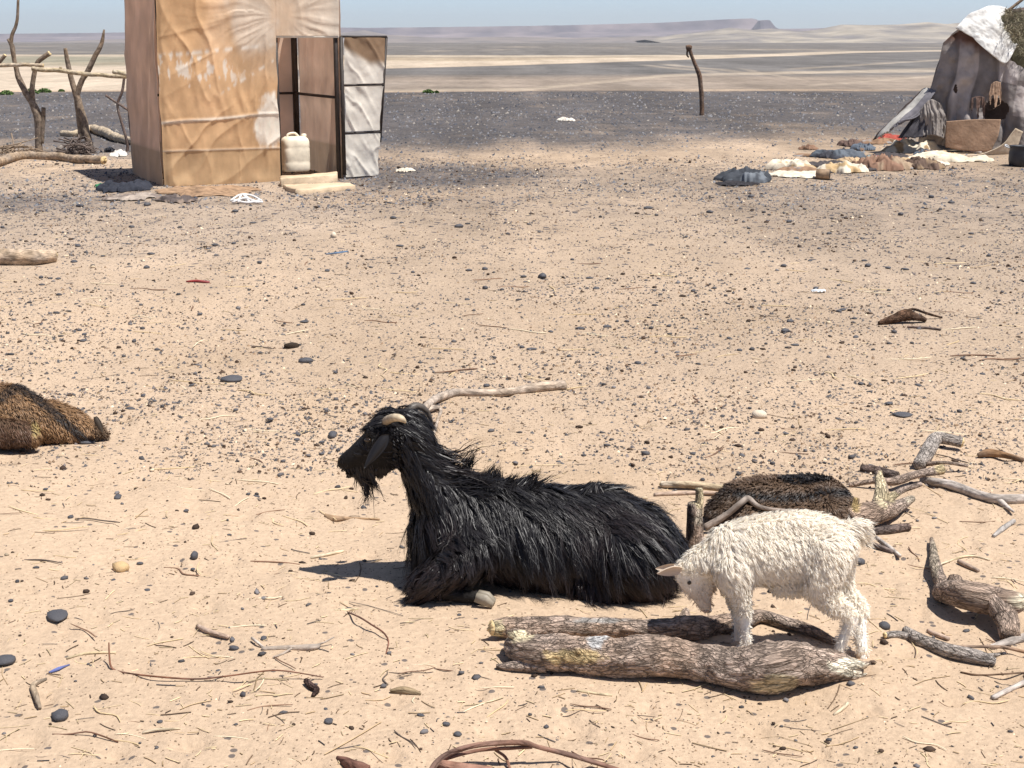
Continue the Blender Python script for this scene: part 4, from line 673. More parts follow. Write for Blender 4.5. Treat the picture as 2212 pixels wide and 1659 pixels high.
# ------------------------------------------------------------------ low green shrubs far out
M_LEAF = material('shrub_leaf', attr=True, rough=.7, var=.2, scale=20, bump=0)
def shrub(u, v, w, h, label):
    p = atz(u, v, 0); s = mpp(p); root = thing('shrub', label, 'shrub', p, 'low green shrubs on the plain'); V = []; T = []; C = []
    for k in range(340):
        a = random.uniform(0, 6.28); r = random.random()**.5; z = random.random()**.7*(1-r*r*.7); c = np.array([math.cos(a)*r*w*s/2, math.sin(a)*r*w*s/3, z*h*s]); d = RNG.standard_normal(3); d /= np.linalg.norm(d); e = np.cross(d, RNG.standard_normal(3)); e /= np.linalg.norm(e); l = .035
        V += [c-d*l, c+e*l*.5, c+d*l, c-e*l*.5]; T.append(np.arange(4)+4*k); cc = np.array([.10, .16, .045])*random.uniform(.6, 1.5); C += [cc]*4
    link('foliage', mesh('foliage', np.array(V), [T], np.array(C), False), M_LEAF, root, (0, 0, 0))
    v_, q, t, b = tube(np.array([[0, 0, 0], [0, 0, h*s*.3], [.02, 0, h*s*.6]]), np.array([.012, .01, .006]), 5); link('stem', mesh('stem', v_, [q, t], np.tile(np.array(WC['brown']), (len(v_), 1))), M_LITTER, root, (0, 0, 0))
for a in ((15, 205, 30, 11, 'low green shrub at the far left edge of the plain'), (68, 203, 34, 12, 'widest low green shrub seen through the fence'), (96, 200, 30, 10, 'green shrub just right of the tall forked post'), (133, 198, 14, 5, 'tiny green shrub between the fence posts'), (925, 201, 26, 8, 'lone green shrub on the plain beyond the hut door'), (943, 201, 10, 5, 'tiny shrub touching the lone green shrub')): shrub(*a)
# ------------------------------------------------------------------ animals
def icosphere(sub=2):
    t = (1+5**.5)/2; V = [(-1, t, 0), (1, t, 0), (-1, -t, 0), (1, -t, 0), (0, -1, t), (0, 1, t), (0, -1, -t), (0, 1, -t), (t, 0, -1), (t, 0, 1), (-t, 0, -1), (-t, 0, 1)]
    T = [(0, 11, 5), (0, 5, 1), (0, 1, 7), (0, 7, 10), (0, 10, 11), (1, 5, 9), (5, 11, 4), (11, 10, 2), (10, 7, 6), (7, 1, 8), (3, 9, 4), (3, 4, 2), (3, 2, 6), (3, 6, 8), (3, 8, 9), (4, 9, 5), (2, 4, 11), (6, 2, 10), (8, 6, 7), (9, 8, 1)]
    V = [np.array(v)/np.linalg.norm(v) for v in V]
    for _ in range(sub):
        c = {}; N = []
        def mid(a, b):
            k = (min(a, b), max(a, b))
            if k not in c: m = V[a]+V[b]; V.append(m/np.linalg.norm(m)); c[k] = len(V)-1
            return c[k]
        for a, b, d in T: x, y, z = mid(a, b), mid(b, d), mid(d, a); N += [(a, x, z), (b, y, x), (d, z, y), (x, y, z)]
        T = N
    return np.array(V), np.array(T)
ICO = icosphere(2); ICO1 = icosphere(1); ICO0 = icosphere(0)
def body_mesh(chains, Y, voxel=.010, smooth=8, ysc=1.0):
    """chains of (u, v, dy, radius_px): swept spheres fused into one continuous skin"""
    V = []; T = []; off = 0
    for ch in chains:
        pts = []
        for (u, v, dy, r) in ch: p = aty(u, v, Y+dy); pts.append(np.r_[p, r*mpp(p)])
        pts = np.array(pts); S = [pts[0]]
        for a, b in zip(pts[:-1], pts[1:]):
            n = max(2, int(np.linalg.norm(b[:3]-a[:3])/(.30*min(a[3], b[3])))+1)
            S += [a+(b-a)*k/n for k in range(1, n+1)]
        for s in S: V.append(s[:3]+ICO[0]*s[3]*np.array([1, ysc, 1])); T.append(ICO[1]+off); off += len(ICO[0])
    o = bpy.data.objects.new('tmp', mesh('tmp', np.vstack(V), [np.vstack(T)])); COL.objects.link(o)
    m = o.modifiers.new('r', 'REMESH'); m.mode = 'VOXEL'; m.voxel_size = voxel; m = o.modifiers.new('s', 'SMOOTH'); m.factor = .5; m.iterations = smooth
    dg = bpy.context.evaluated_depsgraph_get(); e = o.evaluated_get(dg); me = e.to_mesh(); me.calc_loop_triangles()
    n = len(me.vertices); VV = np.zeros(n*3); me.vertices.foreach_get('co', VV); NN = np.zeros(n*3); me.vertices.foreach_get('normal', NN); k = len(me.loop_triangles); TT = np.zeros(k*3, np.int32); me.loop_triangles.foreach_get('vertices', TT)
    e.to_mesh_clear(); bpy.data.objects.remove(o); return VV.reshape(-1, 3), NN.reshape(-1, 3), TT.reshape(-1, 3)
def unit(a): return a/(np.linalg.norm(a, axis=-1, keepdims=True)+1e-9)
def fur(name, parent, loc, B, n, nclump, length, flow, colour, width, mat, lift=.35, clump=.7, curl=.15, grav=.25, segs=5, seed=1, label=None, keep=None, jitter=.25, wild=1., roll=.45, cvar=.18):
    V, N, T = B; rg = np.random.default_rng(seed); a, b, c = V[T[:, 0]], V[T[:, 1]], V[T[:, 2]]; ar = np.linalg.norm(np.cross(b-a, c-a), axis=1)
    L0 = np.clip(length((a+b+c)/3, unit(N[T].sum(1))), 1e-4, None); wgt = ar*(1/np.clip(L0, .02, 1))**.35*(((a+b+c)/3)[:, 2] > .006)
    if keep is not None: wgt = wgt*keep((a+b+c)/3, unit(N[T].sum(1)))
    def sample(m):
        t = rg.choice(len(T), m, p=wgt/wgt.sum()); r1 = np.sqrt(rg.random(m)); r2 = rg.random(m); w = np.stack([1-r1, r1*(1-r2), r1*r2], -1); q = T[t]
        return (V[q]*w[..., None]).sum(1), unit((N[q]*w[..., None]).sum(1))
    G, GN = sample(nclump); bvh = BVHTree.FromPolygons([Vector(v) for v in V], [tuple(t) for t in T]); gl = length(G, GN)*(1+.3*rg.standard_normal(nclump)).clip(.5, 1.6)
    fl = flow(G, GN); fl = fl-GN*(fl*GN).sum(1, keepdims=True); d = unit(unit(fl)+GN*lift+jitter*rg.standard_normal((nclump, 3))); P = np.zeros((nclump, segs+1, 3)); P[:, 0] = G
    ph = rg.random((nclump, 3))*6.28; cax = unit(np.cross(GN, fl))
    for s in range(segs):
        st = (gl/segs)[:, None]; d = unit(d+np.array([0, 0, -1])*grav/segs*2+cax*(curl*np.sin(ph[:, :1]+s*2.1))+.5*curl*GN*np.cos(ph[:, 1:2]+s*1.7)); q = P[:, s]+d*st
        for i in range(nclump):
            l, nn, ix, ds = bvh.find_nearest(Vector(q[i]))
            nn = np.array(nn); dd = (q[i]-np.array(l)).dot(nn); e = .002+.0025*(s+1)/segs+.002*(i % 4)
            if dd < e: q[i] = np.array(l)+nn*e
        g = gz(q[:, 0], q[:, 1])+.004; q[:, 2] = np.maximum(q[:, 2], g); P[:, s+1] = q
    R, RN = sample(n); kd = KDTree(nclump)
    for i in range(nclump): kd.insert(Vector(G[i]), i)
    kd.balance(); idx = np.array([kd.find(Vector(r))[1] for r in R]); t = np.linspace(0, 1, segs+1); off = R-G[idx]
    sc = (1+.18*rg.standard_normal(n)).clip(.5, 1.4); rel = P[idx]-G[idx][:, None]; cl = clump*(.6+.8*rg.random(n)).clip(0, 1)
    S = G[idx][:, None]+rel*sc[:, None, None]+off[:, None]*(1-cl[:, None]*t**1.1)[..., None]
    lenr = (gl[idx]*sc)[:, None, None]; S += wild*lenr*.10*rg.standard_normal((n, 1, 3))*(t**1.5)[None, :, None]+lenr*.04*rg.standard_normal((n, segs+1, 3))*t[None, :, None]
    S[..., 2] = np.maximum(S[..., 2], gz(S[..., 0], S[..., 1])+.002)
    Tn = unit(np.gradient(S, axis=1)); sd = unit(np.cross(Tn, RN[:, None]+roll*rg.standard_normal((n, 1, 3)))); w = width*(.6+.8*rg.random(n))[:, None]*np.clip(1-t**2.2, .08, 1)[None]
    VV = np.stack([S-w[..., None]*sd, S+w[..., None]*sd], 2).reshape(-1, 3)
    k = np.arange(segs)*2; pat = np.stack([k, k+1, k+3, k+2], -1); FQ = (pat[None]+(np.arange(n)*2*(segs+1))[:, None, None]).reshape(-1, 4)
    C = colour(R, RN, rg)[:, None]*(1+cvar*rg.standard_normal((n, 1, 1))).clip(.5, 1.6)*np.ones((1, segs+1, 1)); tip = colour(R, RN, rg, True)[:, None]; f = (t**2)[None, :, None]; C = C*(1-f)+tip*f
    o = link(name, mesh(name, VV-loc, [FQ], np.clip(np.repeat(C, 2, 1).reshape(-1, 3), 0, 1)), mat, parent, (0, 0, 0))
    if label: o['label'] = label
    return o
def hair_material(name, rough, spec, transl=0):
    m = material(name, attr=True, rough=rough, var=.05, scale=30, bump=0, spec=spec, transl=transl); return m
M_BLACK = hair_material('black_coat', .44, .30); M_WHITE = hair_material('white_coat', .75, .1, .4); M_BROWN = hair_material('brown_coat', .5, .3, .1)
M_SKIN_B = material('black_skin', (.010, .0085, .008), .65, .3, 40, .7, 170, .004, spec=.15); M_SKIN_W = material('white_skin', attr=True, rough=.8, var=.14, scale=40, bump=.6, bscale=160, bdist=.004); M_SKIN_BR = material('brown_skin', (.09, .055, .032), .8, .2, 15, .2, 80)
M_HORN = material('horn', attr=True, rough=.5, var=.22, scale=30, bump=.5, bscale=70, bdist=.003, spec=.35); M_EYE = material('eye', (.02, .012, .006), .08, .1, 20, 0, spec=.6); M_HOOF = material('hoof', (.27, .235, .185), .5, .25, 25, .3, 60, spec=.3)

# ---- black goat, lying, facing left
GY = float(gpt(1150, 1254)[1]); GL = gpt(1150, 1254)
chainsG = [[(962, 1136, 0, 74), (1010, 1138, 0, 92), (1100, 1154, 0, 100), (1200, 1166, 0, 108), (1300, 1172, 0, 108), (1362, 1180, 0, 98), (1415, 1196, 0, 66)],
           [(1000, 1090, 0, 62), (1100, 1085, 0, 44), (1240, 1098, 0, 44), (1340, 1110, 0, 40)],
           [(985, 1112, 0, 68), (946, 1064, 0, 57), (914, 1012, 0, 45), (892, 970, 0, 41), (872, 940, 0, 40)],
           [(944, 1125, 0, 56), (942, 1170, -.02, 54), (950, 1210, -.03, 52)],
           [(878, 936, 0, 44), (850, 944, 0, 44), (822, 958, 0, 41), (795, 972, 0, 33), (768, 988, 0, 25), (748, 996, 0, 19), (741, 1000, 0, 15)],
           [(830, 985, 0, 34), (800, 1005, 0, 24), (772, 1015, 0, 15), (760, 1016, 0, 13)],
           [(800, 935, -.035, 12), (800, 935, .035, 12)], [(842, 915, 0, 32), (870, 912, 0, 32), (900, 925, 0, 26)],
           [(1024, 1188, -.12, 54), (990, 1216, -.16, 46), (940, 1246, -.18, 34), (915, 1260, -.18, 26)], [(915, 1266, -.18, 22), (950, 1280, -.18, 17), (1000, 1288, -.19, 15), (1032, 1290, -.20, 15)],
           [(1000, 1200, .12, 50), (930, 1230, .12, 30)], [(1350, 1200, -.10, 84), (1390, 1222, -.11, 66), (1330, 1262, -.13, 40), (1260, 1275, -.13, 26)], [(1350, 1180, .10, 76)], [(1412, 1180, 0, 50), (1440, 1196, .02, 30), (1452, 1214, .02, 18)], [(1262, 1070, .02, 18), (1290, 1070, .02, 22), (1320, 1080, .02, 30)]]
BG = body_mesh(chainsG, GY, .0085, 7)
goat = link('black_goat', mesh('goat_body', BG[0]-GL, [BG[2]]), M_SKIN_B, None, GL); tag(goat, 'long-haired black goat with horns lying on the sand', 'goat')
def goat_len(P, N):
    u, v = proj(P); L = np.full(len(u), .088); L = np.where(v > 1200, .060, L); L = np.where((u > 960) & (u < 1090) & (v > 1150), .045, L)
    neck = (u < 1000) & (v < 1100); L = np.where(neck, .062, L)
    L = np.where((u > 895) & (u < 1020) & (v < 1030) & (N[:, 2] > .3), .10, L)
    leg = (u < 1040) & (v > 1215) & (N[:, 1] < .3); L = np.where(leg, .042, L); L = np.where((u > 940) & (u < 1060) & (v > 1272), .006, L)
    face = (u < 868) & (v > 925) & (v < 1045); L = np.where(face, .006, L)
    L = np.where((u < 860) & (v < 925) & (u > 795), .042, L); L = np.where((u > 860) & (u < 930) & (v < 930), .055, L)
    L = np.where((u > 766) & (u < 830) & (v > 1008) & (N[:, 2] < -.1), .040, L); L = np.where((u >= 800) & (u < 850) & (v > 1012) & (N[:, 2] < -.1), .024, L)
    return L
def goat_flow(P, N):
    u, v = proj(P); n = len(u); d = np.zeros((n, 3)); side = np.sign(P[:, 1]-GY); d[:, 0] = .42; d[:, 1] = side*.55; d[:, 2] = -1
    top = N[:, 2] > .75; d[top, 0] = .9; d[top, 2] = -.4
    neck = (u < 985) & (v < 1110); d[neck] = np.c_[np.full(neck.sum(), .50), side[neck]*.2, np.full(neck.sum(), -.9)]
    mane = (u > 885) & (u < 1030) & (v < 1040) & (N[:, 0] > .1); d[mane] = (1, -.1, -.30)
    leg = (u < 1050) & (v > 1212); d[leg] = (-.75, -.35, -.45)
    hind = (u > 1330) & (v > 1150); d[hind] = np.c_[np.full(hind.sum(), .8), side[hind]*.4, np.full(hind.sum(), -.9)]
    head = (u < 870) & (v < 1045); d[head] = (.8, 0, -.5); fl = (u < 862) & (v < 928); d[fl] = (-1, 0, -.15); bk = (u >= 858) & (u < 930) & (v < 930); d[bk] = (.9, 0, -.5)
    chin = (u > 762) & (u < 850) & (v > 1010) & (N[:, 2] < -.2); d[chin] = (.15, 0, -1); return d
def goat_col(P, N, rg, tip=False):
    u, v = proj(P); br = sstep(1150, 1260, v)*.6+.3*(fbm(P*9, 3) > .1); base = np.array([.014, .0125, .0138])
    c = np.tile(base, (len(u), 1)); m = (br*(.9 if tip else .35)*rg.random(len(u)))[:, None]; return c*(1-m)+np.array([.080, .043, .036])*m
def goat_keep(P, N):
    u, v = proj(P); return 1-.97*(((u < 848) & (v > 932) & (v < 1012)) | ((u < 800) & (v > 925) & (v < 1012)) | ((u > 955) & (u < 1060) & (v > 1268) & (P[:, 1] < GY-.08)))
fur('coat', goat, GL, BG, 64000, 3000, goat_len, goat_flow, goat_col, .0012, M_BLACK, lift=.09, clump=.66, curl=.13, grav=.22, segs=5, seed=3, keep=goat_keep, jitter=.06, wild=.34, roll=.30)
# stray tufts along neck ridge, withers, hip and beard
def ridge_keep(P, N):
    u, v = proj(P); return 1.0*((N[:, 2] > .45) & (((u > 915) & (u < 1160) & (v < 1075) & (v > 945)) | ((u > 1250) & (u < 1310) & (v < 1075))))+2.5*((u > 768) & (u < 806) & (v > 1008) & (N[:, 2] < -.3))
def ridge_flow(P, N):
    u, v = proj(P); d = np.tile(np.array([.9, -.1, .25]), (len(u), 1)); d[(v > 1000) & (u < 850)] = (.12, 0, -1); d[(u > 1040) & (u < 1170)] = (.5, 0, .8); d[u > 1235] = (.3, -.2, .5); return d
fur('tuft', goat, GL, BG, 1900, 60, lambda P, N: np.where(proj(P)[0] < 850, .068, np.where(proj(P)[0] > 1200, .022, np.where(proj(P)[0] > 1030, .045, .085))), ridge_flow, goat_col, .0016, M_BLACK, lift=.75, clump=.93, curl=.16, grav=-.02, segs=6, seed=5, keep=ridge_keep)
def horn(pts, c0, c1, name='horn', flat=1.):
    P = np.array([aty(u, v, GY+dy) for u, v, dy, r in pts]); R = np.array([r*mpp(p) for (_, _, _, r), p in zip(pts, P)]); PR = catmull(np.c_[P, R], 30); s = np.linspace(0, 1, 30); R = PR[:, 3]*(1+.025*np.sin(s*46)); V, q, t, b = tube(PR[:, :3], R, 14, .06, 2, 20)
    f = np.r_[np.repeat(s, 14), 0, 1][:, None]; link(name, mesh(name, V-GL, [q, t], (np.array(c0)*(1-f)+np.array(c1)*f)*(1+.12*np.sin(f*40))), M_HORN, goat, (0, 0, 0))
horn([(830, 914, -.035, 9), (840, 906, -.06, 9.5), (854, 902, -.085, 9), (866, 904, -.10, 7.5), (873, 909, -.10, 5), (876, 913, -.095, 2)], (.20, .155, .11), (.58, .47, .32))
horn([(876, 894, .03, 11), (895, 878, .05, 9), (914, 882, .065, 7.5), (928, 900, .075, 5), (936, 926, .075, 1.5)], (.10, .085, .07), (.05, .04, .035))
def ear(root, tip, w, bend, loc, parent, mat, col, th=.004):
    n, m = 16, 7; root, tip = np.array(root), np.array(tip); ax = tip-root; wd = np.array(bend[0], float); wd = wd/np.linalg.norm(wd); out = np.cross(ax/np.linalg.norm(ax), wd); V = []
    for side in (0, 1):
        for i in range(n):
            f = i/(n-1); hw = w*(math.sin(min(1, f*1.5+.22)*math.pi*.5)**.8)*(1-f**2.6)*1.0+.001; c = root+ax*f+np.array(bend[1])*f*f
            for j in range(m): g = (j/(m-1)-.5)*2; V.append(c+wd*g*hw+out*((1-g*g)*hw*.45*(1 if side == 0 else 1)+(th if side else 0)))
    V = np.array(V); g = grid(m, n); k = n*m; idx = np.arange(k).reshape(n, m); lp = np.r_[idx[0], idx[1:, -1], idx[-1, ::-1][1:], idx[::-1, 0][1:-1]]; nx_ = np.roll(lp, -1)
    return link('ear', mesh('ear', V-loc, [g, g[:, ::-1]+k, np.stack([lp, nx_, nx_+k, lp+k], -1)], np.tile(np.array(col), (2*k, 1))), mat, parent, (0, 0, 0))
ear(aty(832, 938, GY-.085), aty(803, 1012, GY-.118), .026, ((1, .15, .12), (-.022, 0, .0)), GL, goat, M_BLACK, (.011, .010, .011))
ear(aty(838, 938, GY+.085), aty(818, 1005, GY+.12), .02, ((1, -.1, 0), (0, 0, 0)), GL, goat, M_BLACK, (.016, .015, .016))
for s in (-1, 1):
    p = aty(795, 951, GY+s*.058); link('eye', mesh('eye', ICO1[0]*np.array([.011, .006, .0075])+p-GL, [ICO1[1]]), M_EYE, goat, (0, 0, 0))
    p = aty(733, 991, GY+s*.018); link('nostril', mesh('nostril', ICO1[0]*np.array([.004, .004, .006])+p-GL, [ICO1[1]]), M_EYE, goat, (0, 0, 0))
def hoof(p, d, l, w, h, loc, parent, mat=M_HOOF, col=None):
    d = np.array(d, float); d /= np.linalg.norm(d); s = np.cross(d, ez); s /= np.linalg.norm(s); up = np.cross(s, d)
    for sg in (-1, 1):
        V = []
        for f, hh, ww in ((0, .85, .9), (.55, 1, 1), (1, .55, .75)):
            for a, b in ((-1, 0), (1, 0), (.8, 1), (-.8, 1)): V.append(p+d*l*f+s*(sg*w*.52+a*w*.46*ww)+up*(b*h*hh-h*.45))
        Q = [(0, 1, 2, 3)[::-1], (8, 9, 10, 11)]
        for k in (0, 4): Q += [(k+a, k+(a+1) % 4, k+4+(a+1) % 4, k+4+a) for a in range(4)]
        link('hoof', mesh('hoof', np.array(V)-loc, [Q], None, False), mat, parent, (0, 0, 0))
hoof(aty(1030, 1286, GY-.215), (1, -.25, -.30), .056, .020, .031, GL, goat)

# ---- white kid, standing with its nose down
KY = float(gpt(1700, 1412)[1]); KL = gpt(1700, 1412)
chainsK = [[(1578, 1192, .02, 54), (1620, 1198, .01, 62), (1670, 1198, 0, 65), (1730, 1190, 0, 64), (1775, 1178, -.01, 57), (1800, 1176, -.01, 48)],
           [(1572, 1170, .02, 36), (1640, 1150, .01, 34), (1720, 1140, 0, 34), (1775, 1148, 0, 34), (1806, 1162, 0, 30)],
           [(1580, 1198, .02, 48), (1545, 1208, .02, 42), (1515, 1220, .02, 36), (1496, 1236, .02, 33)],
           [(1492, 1236, .02, 31), (1500, 1256, .02, 30), (1512, 1278, .015, 24), (1520, 1298, .01, 18), (1525, 1310, .01, 13), (1526, 1314, .01, 11)], [(1516, 1254, .02, 26), (1528, 1276, .015, 14)], [(1480, 1250, .02, 19), (1492, 1268, .02, 18)],
           [(1585, 1230, -.03, 44), (1596, 1272, -.045, 24), (1605, 1308, -.05, 16), (1609, 1336, -.05, 13.5), (1611, 1372, -.05, 11), (1612, 1398, -.05, 13), (1612, 1408, -.05, 12)],
           [(1582, 1235, .05, 40), (1588, 1278, .065, 20), (1594, 1318, .065, 13), (1596, 1345, .06, 12), (1594, 1380, .06, 10), (1592, 1398, .055, 12)],
           [(1785, 1195, -.045, 52), (1778, 1236, -.06, 43), (1766, 1266, -.065, 33), (1792, 1298, -.065, 25), (1832, 1328, -.06, 17), (1840, 1340, -.06, 14.5), (1827, 1368, -.06, 12.5), (1813, 1400, -.06, 12), (1808, 1424, -.06, 13)],
           [(1798, 1200, .04, 46), (1804, 1242, .055, 35), (1816, 1276, .05, 23), (1848, 1308, .03, 21), (1856, 1322, .02, 18), (1857, 1360, 0, 14.5), (1861, 1400, -.02, 14), (1864, 1426, -.03, 14)],
           [(1806, 1160, 0, 26), (1832, 1146, 0, 17), (1850, 1134, 0, 15), (1864, 1137, 0, 14), (1868, 1152, 0, 11), (1862, 1170, 0, 8)], [(1690, 1262, -.02, 26), (1730, 1262, -.02, 24)]]
BK = body_mesh(chainsK, KY, .0065, 6)
def kid_len(P, N):
    u, v = proj(P); L = np.full(len(u), .013); L = np.where((v > 1262) & (u > 1620) & (u < 1740), .006, L); L = np.where((v > 1275), .0045, L); L = np.where((v > 1345), .004, L)
    L = np.where((u > 1560) & (u < 1640) & (v > 1200) & (v < 1270), .017, L); L = np.where((u > 1760) & (v > 1190) & (v < 1275), .011, L)
    L = np.where((u < 1545) & (v > 1225), .005, L); L = np.where((u > 1640) & (u < 1810) & (v < 1140), .010, L); L = np.where((u > 1838) & (v < 1200), .022, L); L = np.where((u > 1530) & (u < 1610) & (v < 1200), .021, L); return L
def kid_keep(P, N):
    u, v = proj(P); return 1-.85*(((u < 1540) & (v > 1244)) | (v > 1332))
def kid_flow(P, N):
    u, v = proj(P); n = len(u); side = np.sign(P[:, 1]-KY); d = np.c_[np.full(n, .65), side*.35, np.full(n, -.9)]; top = N[:, 2] > .75; d[top] = (1, 0, -.3)
    nk = (u < 1580) & (v < 1230); d[nk] = (.35, -.2, -.9); hd = (u < 1545) & (v > 1225); d[hd] = (-.2, 0, 1.); lg = v > 1262; d[lg] = (.25, 0, -1); tl = (u > 1832) & (v < 1200); d[tl] = (.7, 0, -.4); return d
def kid_col(P, N, rg, tip=False):
    u, v = proj(P); c = np.tile(np.array([.95, .895, .80]), (len(u), 1)); m = (sstep(1235, 1300, v)*(u < 1545)*.55)[:, None]; c = c*(1-m)+np.array([.50, .37, .27])*m
    m = ((rg.random(len(u)) < .15)*.3)[:, None]; c = c*(1-m)+np.array([.66, .54, .42])*m; return c*(1.04 if tip else .95)
kid = link('white_kid', mesh('kid_body', BK[0]-KL, [BK[2]], kid_col(BK[0], BK[1], np.random.default_rng(1))*.93), M_SKIN_W, None, KL); tag(kid, 'small white goat kid standing with its nose to the log', 'goat kid')
fur('coat', kid, KL, BK, 66000, 6500, kid_len, kid_flow, kid_col, .00085, M_WHITE, lift=.05, clump=.22, curl=.07, grav=.10, segs=3, seed=11, keep=kid_keep, jitter=.06, wild=.42, roll=.25, cvar=.06)
ear(aty(1474, 1232, KY-.03), aty(1420, 1237, KY-.055), .0165, ((.1, -.35, 1), (0, 0, -.004)), KL, kid, M_WHITE, (.72, .60, .48)); ear(aty(1476, 1228, KY+.06), aty(1416, 1228, KY+.10), .014, ((.1, .3, 1), (0, 0, 0)), KL, kid, M_WHITE, (.72, .60, .48))
for s in (-1, 1):
    p = aty(1489, 1259, KY+.02+s*.040); link('eye', mesh('eye', ICO1[0]*np.array([.006, .004, .006])+p-KL, [ICO1[1]]), M_EYE, kid, (0, 0, 0))
p = aty(1524, 1317, KY+.008); link('muzzle', mesh('muzzle', ICO1[0]*np.array([.012, .014, .008])+p-KL, [ICO1[1]]), material('muzzle_skin', (.42, .30, .23), .6, .2, 40), kid, (0, 0, 0))
M_HOOFW = material('kid_hoof', (.50, .40, .30), .6, .2, 25, .2, 60)
for (u, v, dy) in ((1612, 1408, -.05), (1592, 1399, .055), (1810, 1424, -.06), (1864, 1427, -.03)):
    p = aty(u, v, KY+dy); p[2] = float(gz(p[0], p[1]))+.012; hoof(p+np.array([.010, 0, 0]), (-1, 0, -.25), .030, .0115, .022, KL, kid, M_HOOFW)

# ---- brown kids lying down
def brown(name, label, cat, chains, Y, loc, L, flow, colf, n, seed, keep=None, vox=.009):
    B = body_mesh(chains, Y, vox, 8); o = link(name, mesh('kid_body', B[0]-loc, [B[2]]), M_SKIN_BR, None, loc); tag(o, label, cat)
    fur('coat', o, loc, B, n, n//9, L, flow, colf, .0012, M_BROWN, lift=.08, clump=.25, curl=.06, grav=.15, segs=3, seed=seed, jitter=.07, wild=.5, roll=.25, cvar=.08); return o
B1 = gpt(1680, 1128); BY1 = float(B1[1])
def col1(P, N, rg, tip=False):
    u, v = proj(P); f = fbm(P*14, 3); c = np.tile(np.array([.150, .096, .062]), (len(u), 1)); m = (np.exp(-((v-(1068+.02*(u-1680)+6*np.sin((u-1600)*.02)))/11)**2)*sstep(1535, 1600, u))[:, None]; c = c*(1-m)+np.array([.018, .016, .017])*m
    m = (1-sstep(.8, 1.1, np.hypot((u-1742)/62, (v-1034)/15)))[:, None]; c = c*(1-m)+np.array([.014, .012, .012])*m; m = (1-sstep(1535, 1600, u+20*f))[:, None]*.7; c = c*(1-m)+np.array([.03, .02, .015])*m; return c*(1+.3*f)[:, None]*(1.2 if tip else .85)
def flow1(P, N):
    u, v = proj(P); n = len(u); d = np.c_[np.full(n, -.7), np.sign(P[:, 1]-BY1)*.4, np.full(n, -.6)]; r = u > 1760; q = np.c_[(u-1785)/60, np.zeros(n), -(v-1085)/60]; d[r] = q[r]+np.array([0, -.1, -.1]); return d
brown('brown_kid', 'dark brown goat kid curled up asleep among the logs', 'goat kid', [[(1556, 1106, 0, 32), (1590, 1092, 0, 44), (1650, 1086, 0, 52), (1720, 1084, 0, 52), (1780, 1090, 0, 50), (1805, 1098, 0, 40)], [(1548, 1118, -.05, 26), (1620, 1122, -.08, 34), (1720, 1124, -.08, 36), (1800, 1116, -.06, 34)], [(1806, 1080, .04, 30), (1785, 1054, .08, 24), (1745, 1044, .10, 20), (1708, 1042, .11, 15), (1690, 1046, .11, 9)], [(1590, 1075, .04, 34), (1650, 1064, .05, 36), (1720, 1066, .05, 36)]], BY1, B1, lambda P, N: np.full(len(P), .011), flow1, col1, 25000, 21)
B2 = gpt(40, 955); BY2 = float(B2[1])
def col2(P, N, rg, tip=False):
    u, v = proj(P); f = fbm(P*14, 3); c = np.tile(np.array([.32, .185, .092]), (len(u), 1)); sv = np.interp(u, [-60, 0, 35, 60, 90, 130, 165, 190, 260], [880, 858, 836, 848, 872, 905, 935, 955, 970]); m = (1-sstep(8, 16, np.abs(v-sv+3*f)))[:, None]*.97; c = c*(1-m)+np.array([.017, .015, .016])*m
    lg = ((v > 905) & (u < 66) & (P[:, 1] < BY2-.12))[:, None]*.75; c = c*(1-lg)+np.array([.085, .045, .035])*lg; m = (1-sstep(.6, 1.2, np.hypot((u-74)/10, (v-925)/18)))[:, None]; c = c*(1-m)+np.array([.48, .36, .15])*m
    m = sstep(200, 215, u)[:, None]*.6; c = c*(1-m)+np.array([.09, .075, .06])*m; return c*(1+.35*f)[:, None]*(1.2 if tip else .85)
def flow2(P, N):
    u, v = proj(P); n = len(u); d = np.c_[np.full(n, .55), np.sign(P[:, 1]-BY2)*.3, np.full(n, -.8)]; d[(v < 900) & (u > 80)] = (.9, 0, -.5); return d
brown('brown_kid', 'brown goat kid with dark back stripe lying at left edge', 'goat kid', [[(-100, 900, 0, 66), (-40, 892, 0, 66), (20, 892, 0, 62), (70, 908, 0, 50), (120, 922, 0, 42), (165, 934, 0, 32), (196, 940, 0, 22)], [(10, 862, .02, 34), (34, 856, .02, 26)], [(110, 898, .03, 34), (160, 912, .03, 28), (190, 926, .03, 20)], [(186, 926, .02, 22), (208, 930, 0, 17), (224, 938, -.01, 11), (232, 942, -.01, 7)], [(-90, 930, -.13, 36), (-20, 932, -.16, 33), (40, 938, -.17, 29), (66, 944, -.17, 23)]], BY2, B2, lambda P, N: np.where(proj(P)[0] > 200, .005, .012), flow2, col2, 27000, 31)

ear(aty(206, 900, BY2-.06), aty(222, 934, BY2-.07), .014, ((1, 0, .3), (0, 0, 0)), B2, bpy.data.objects['brown_kid.001'], M_BROWN, (.07, .055, .042))

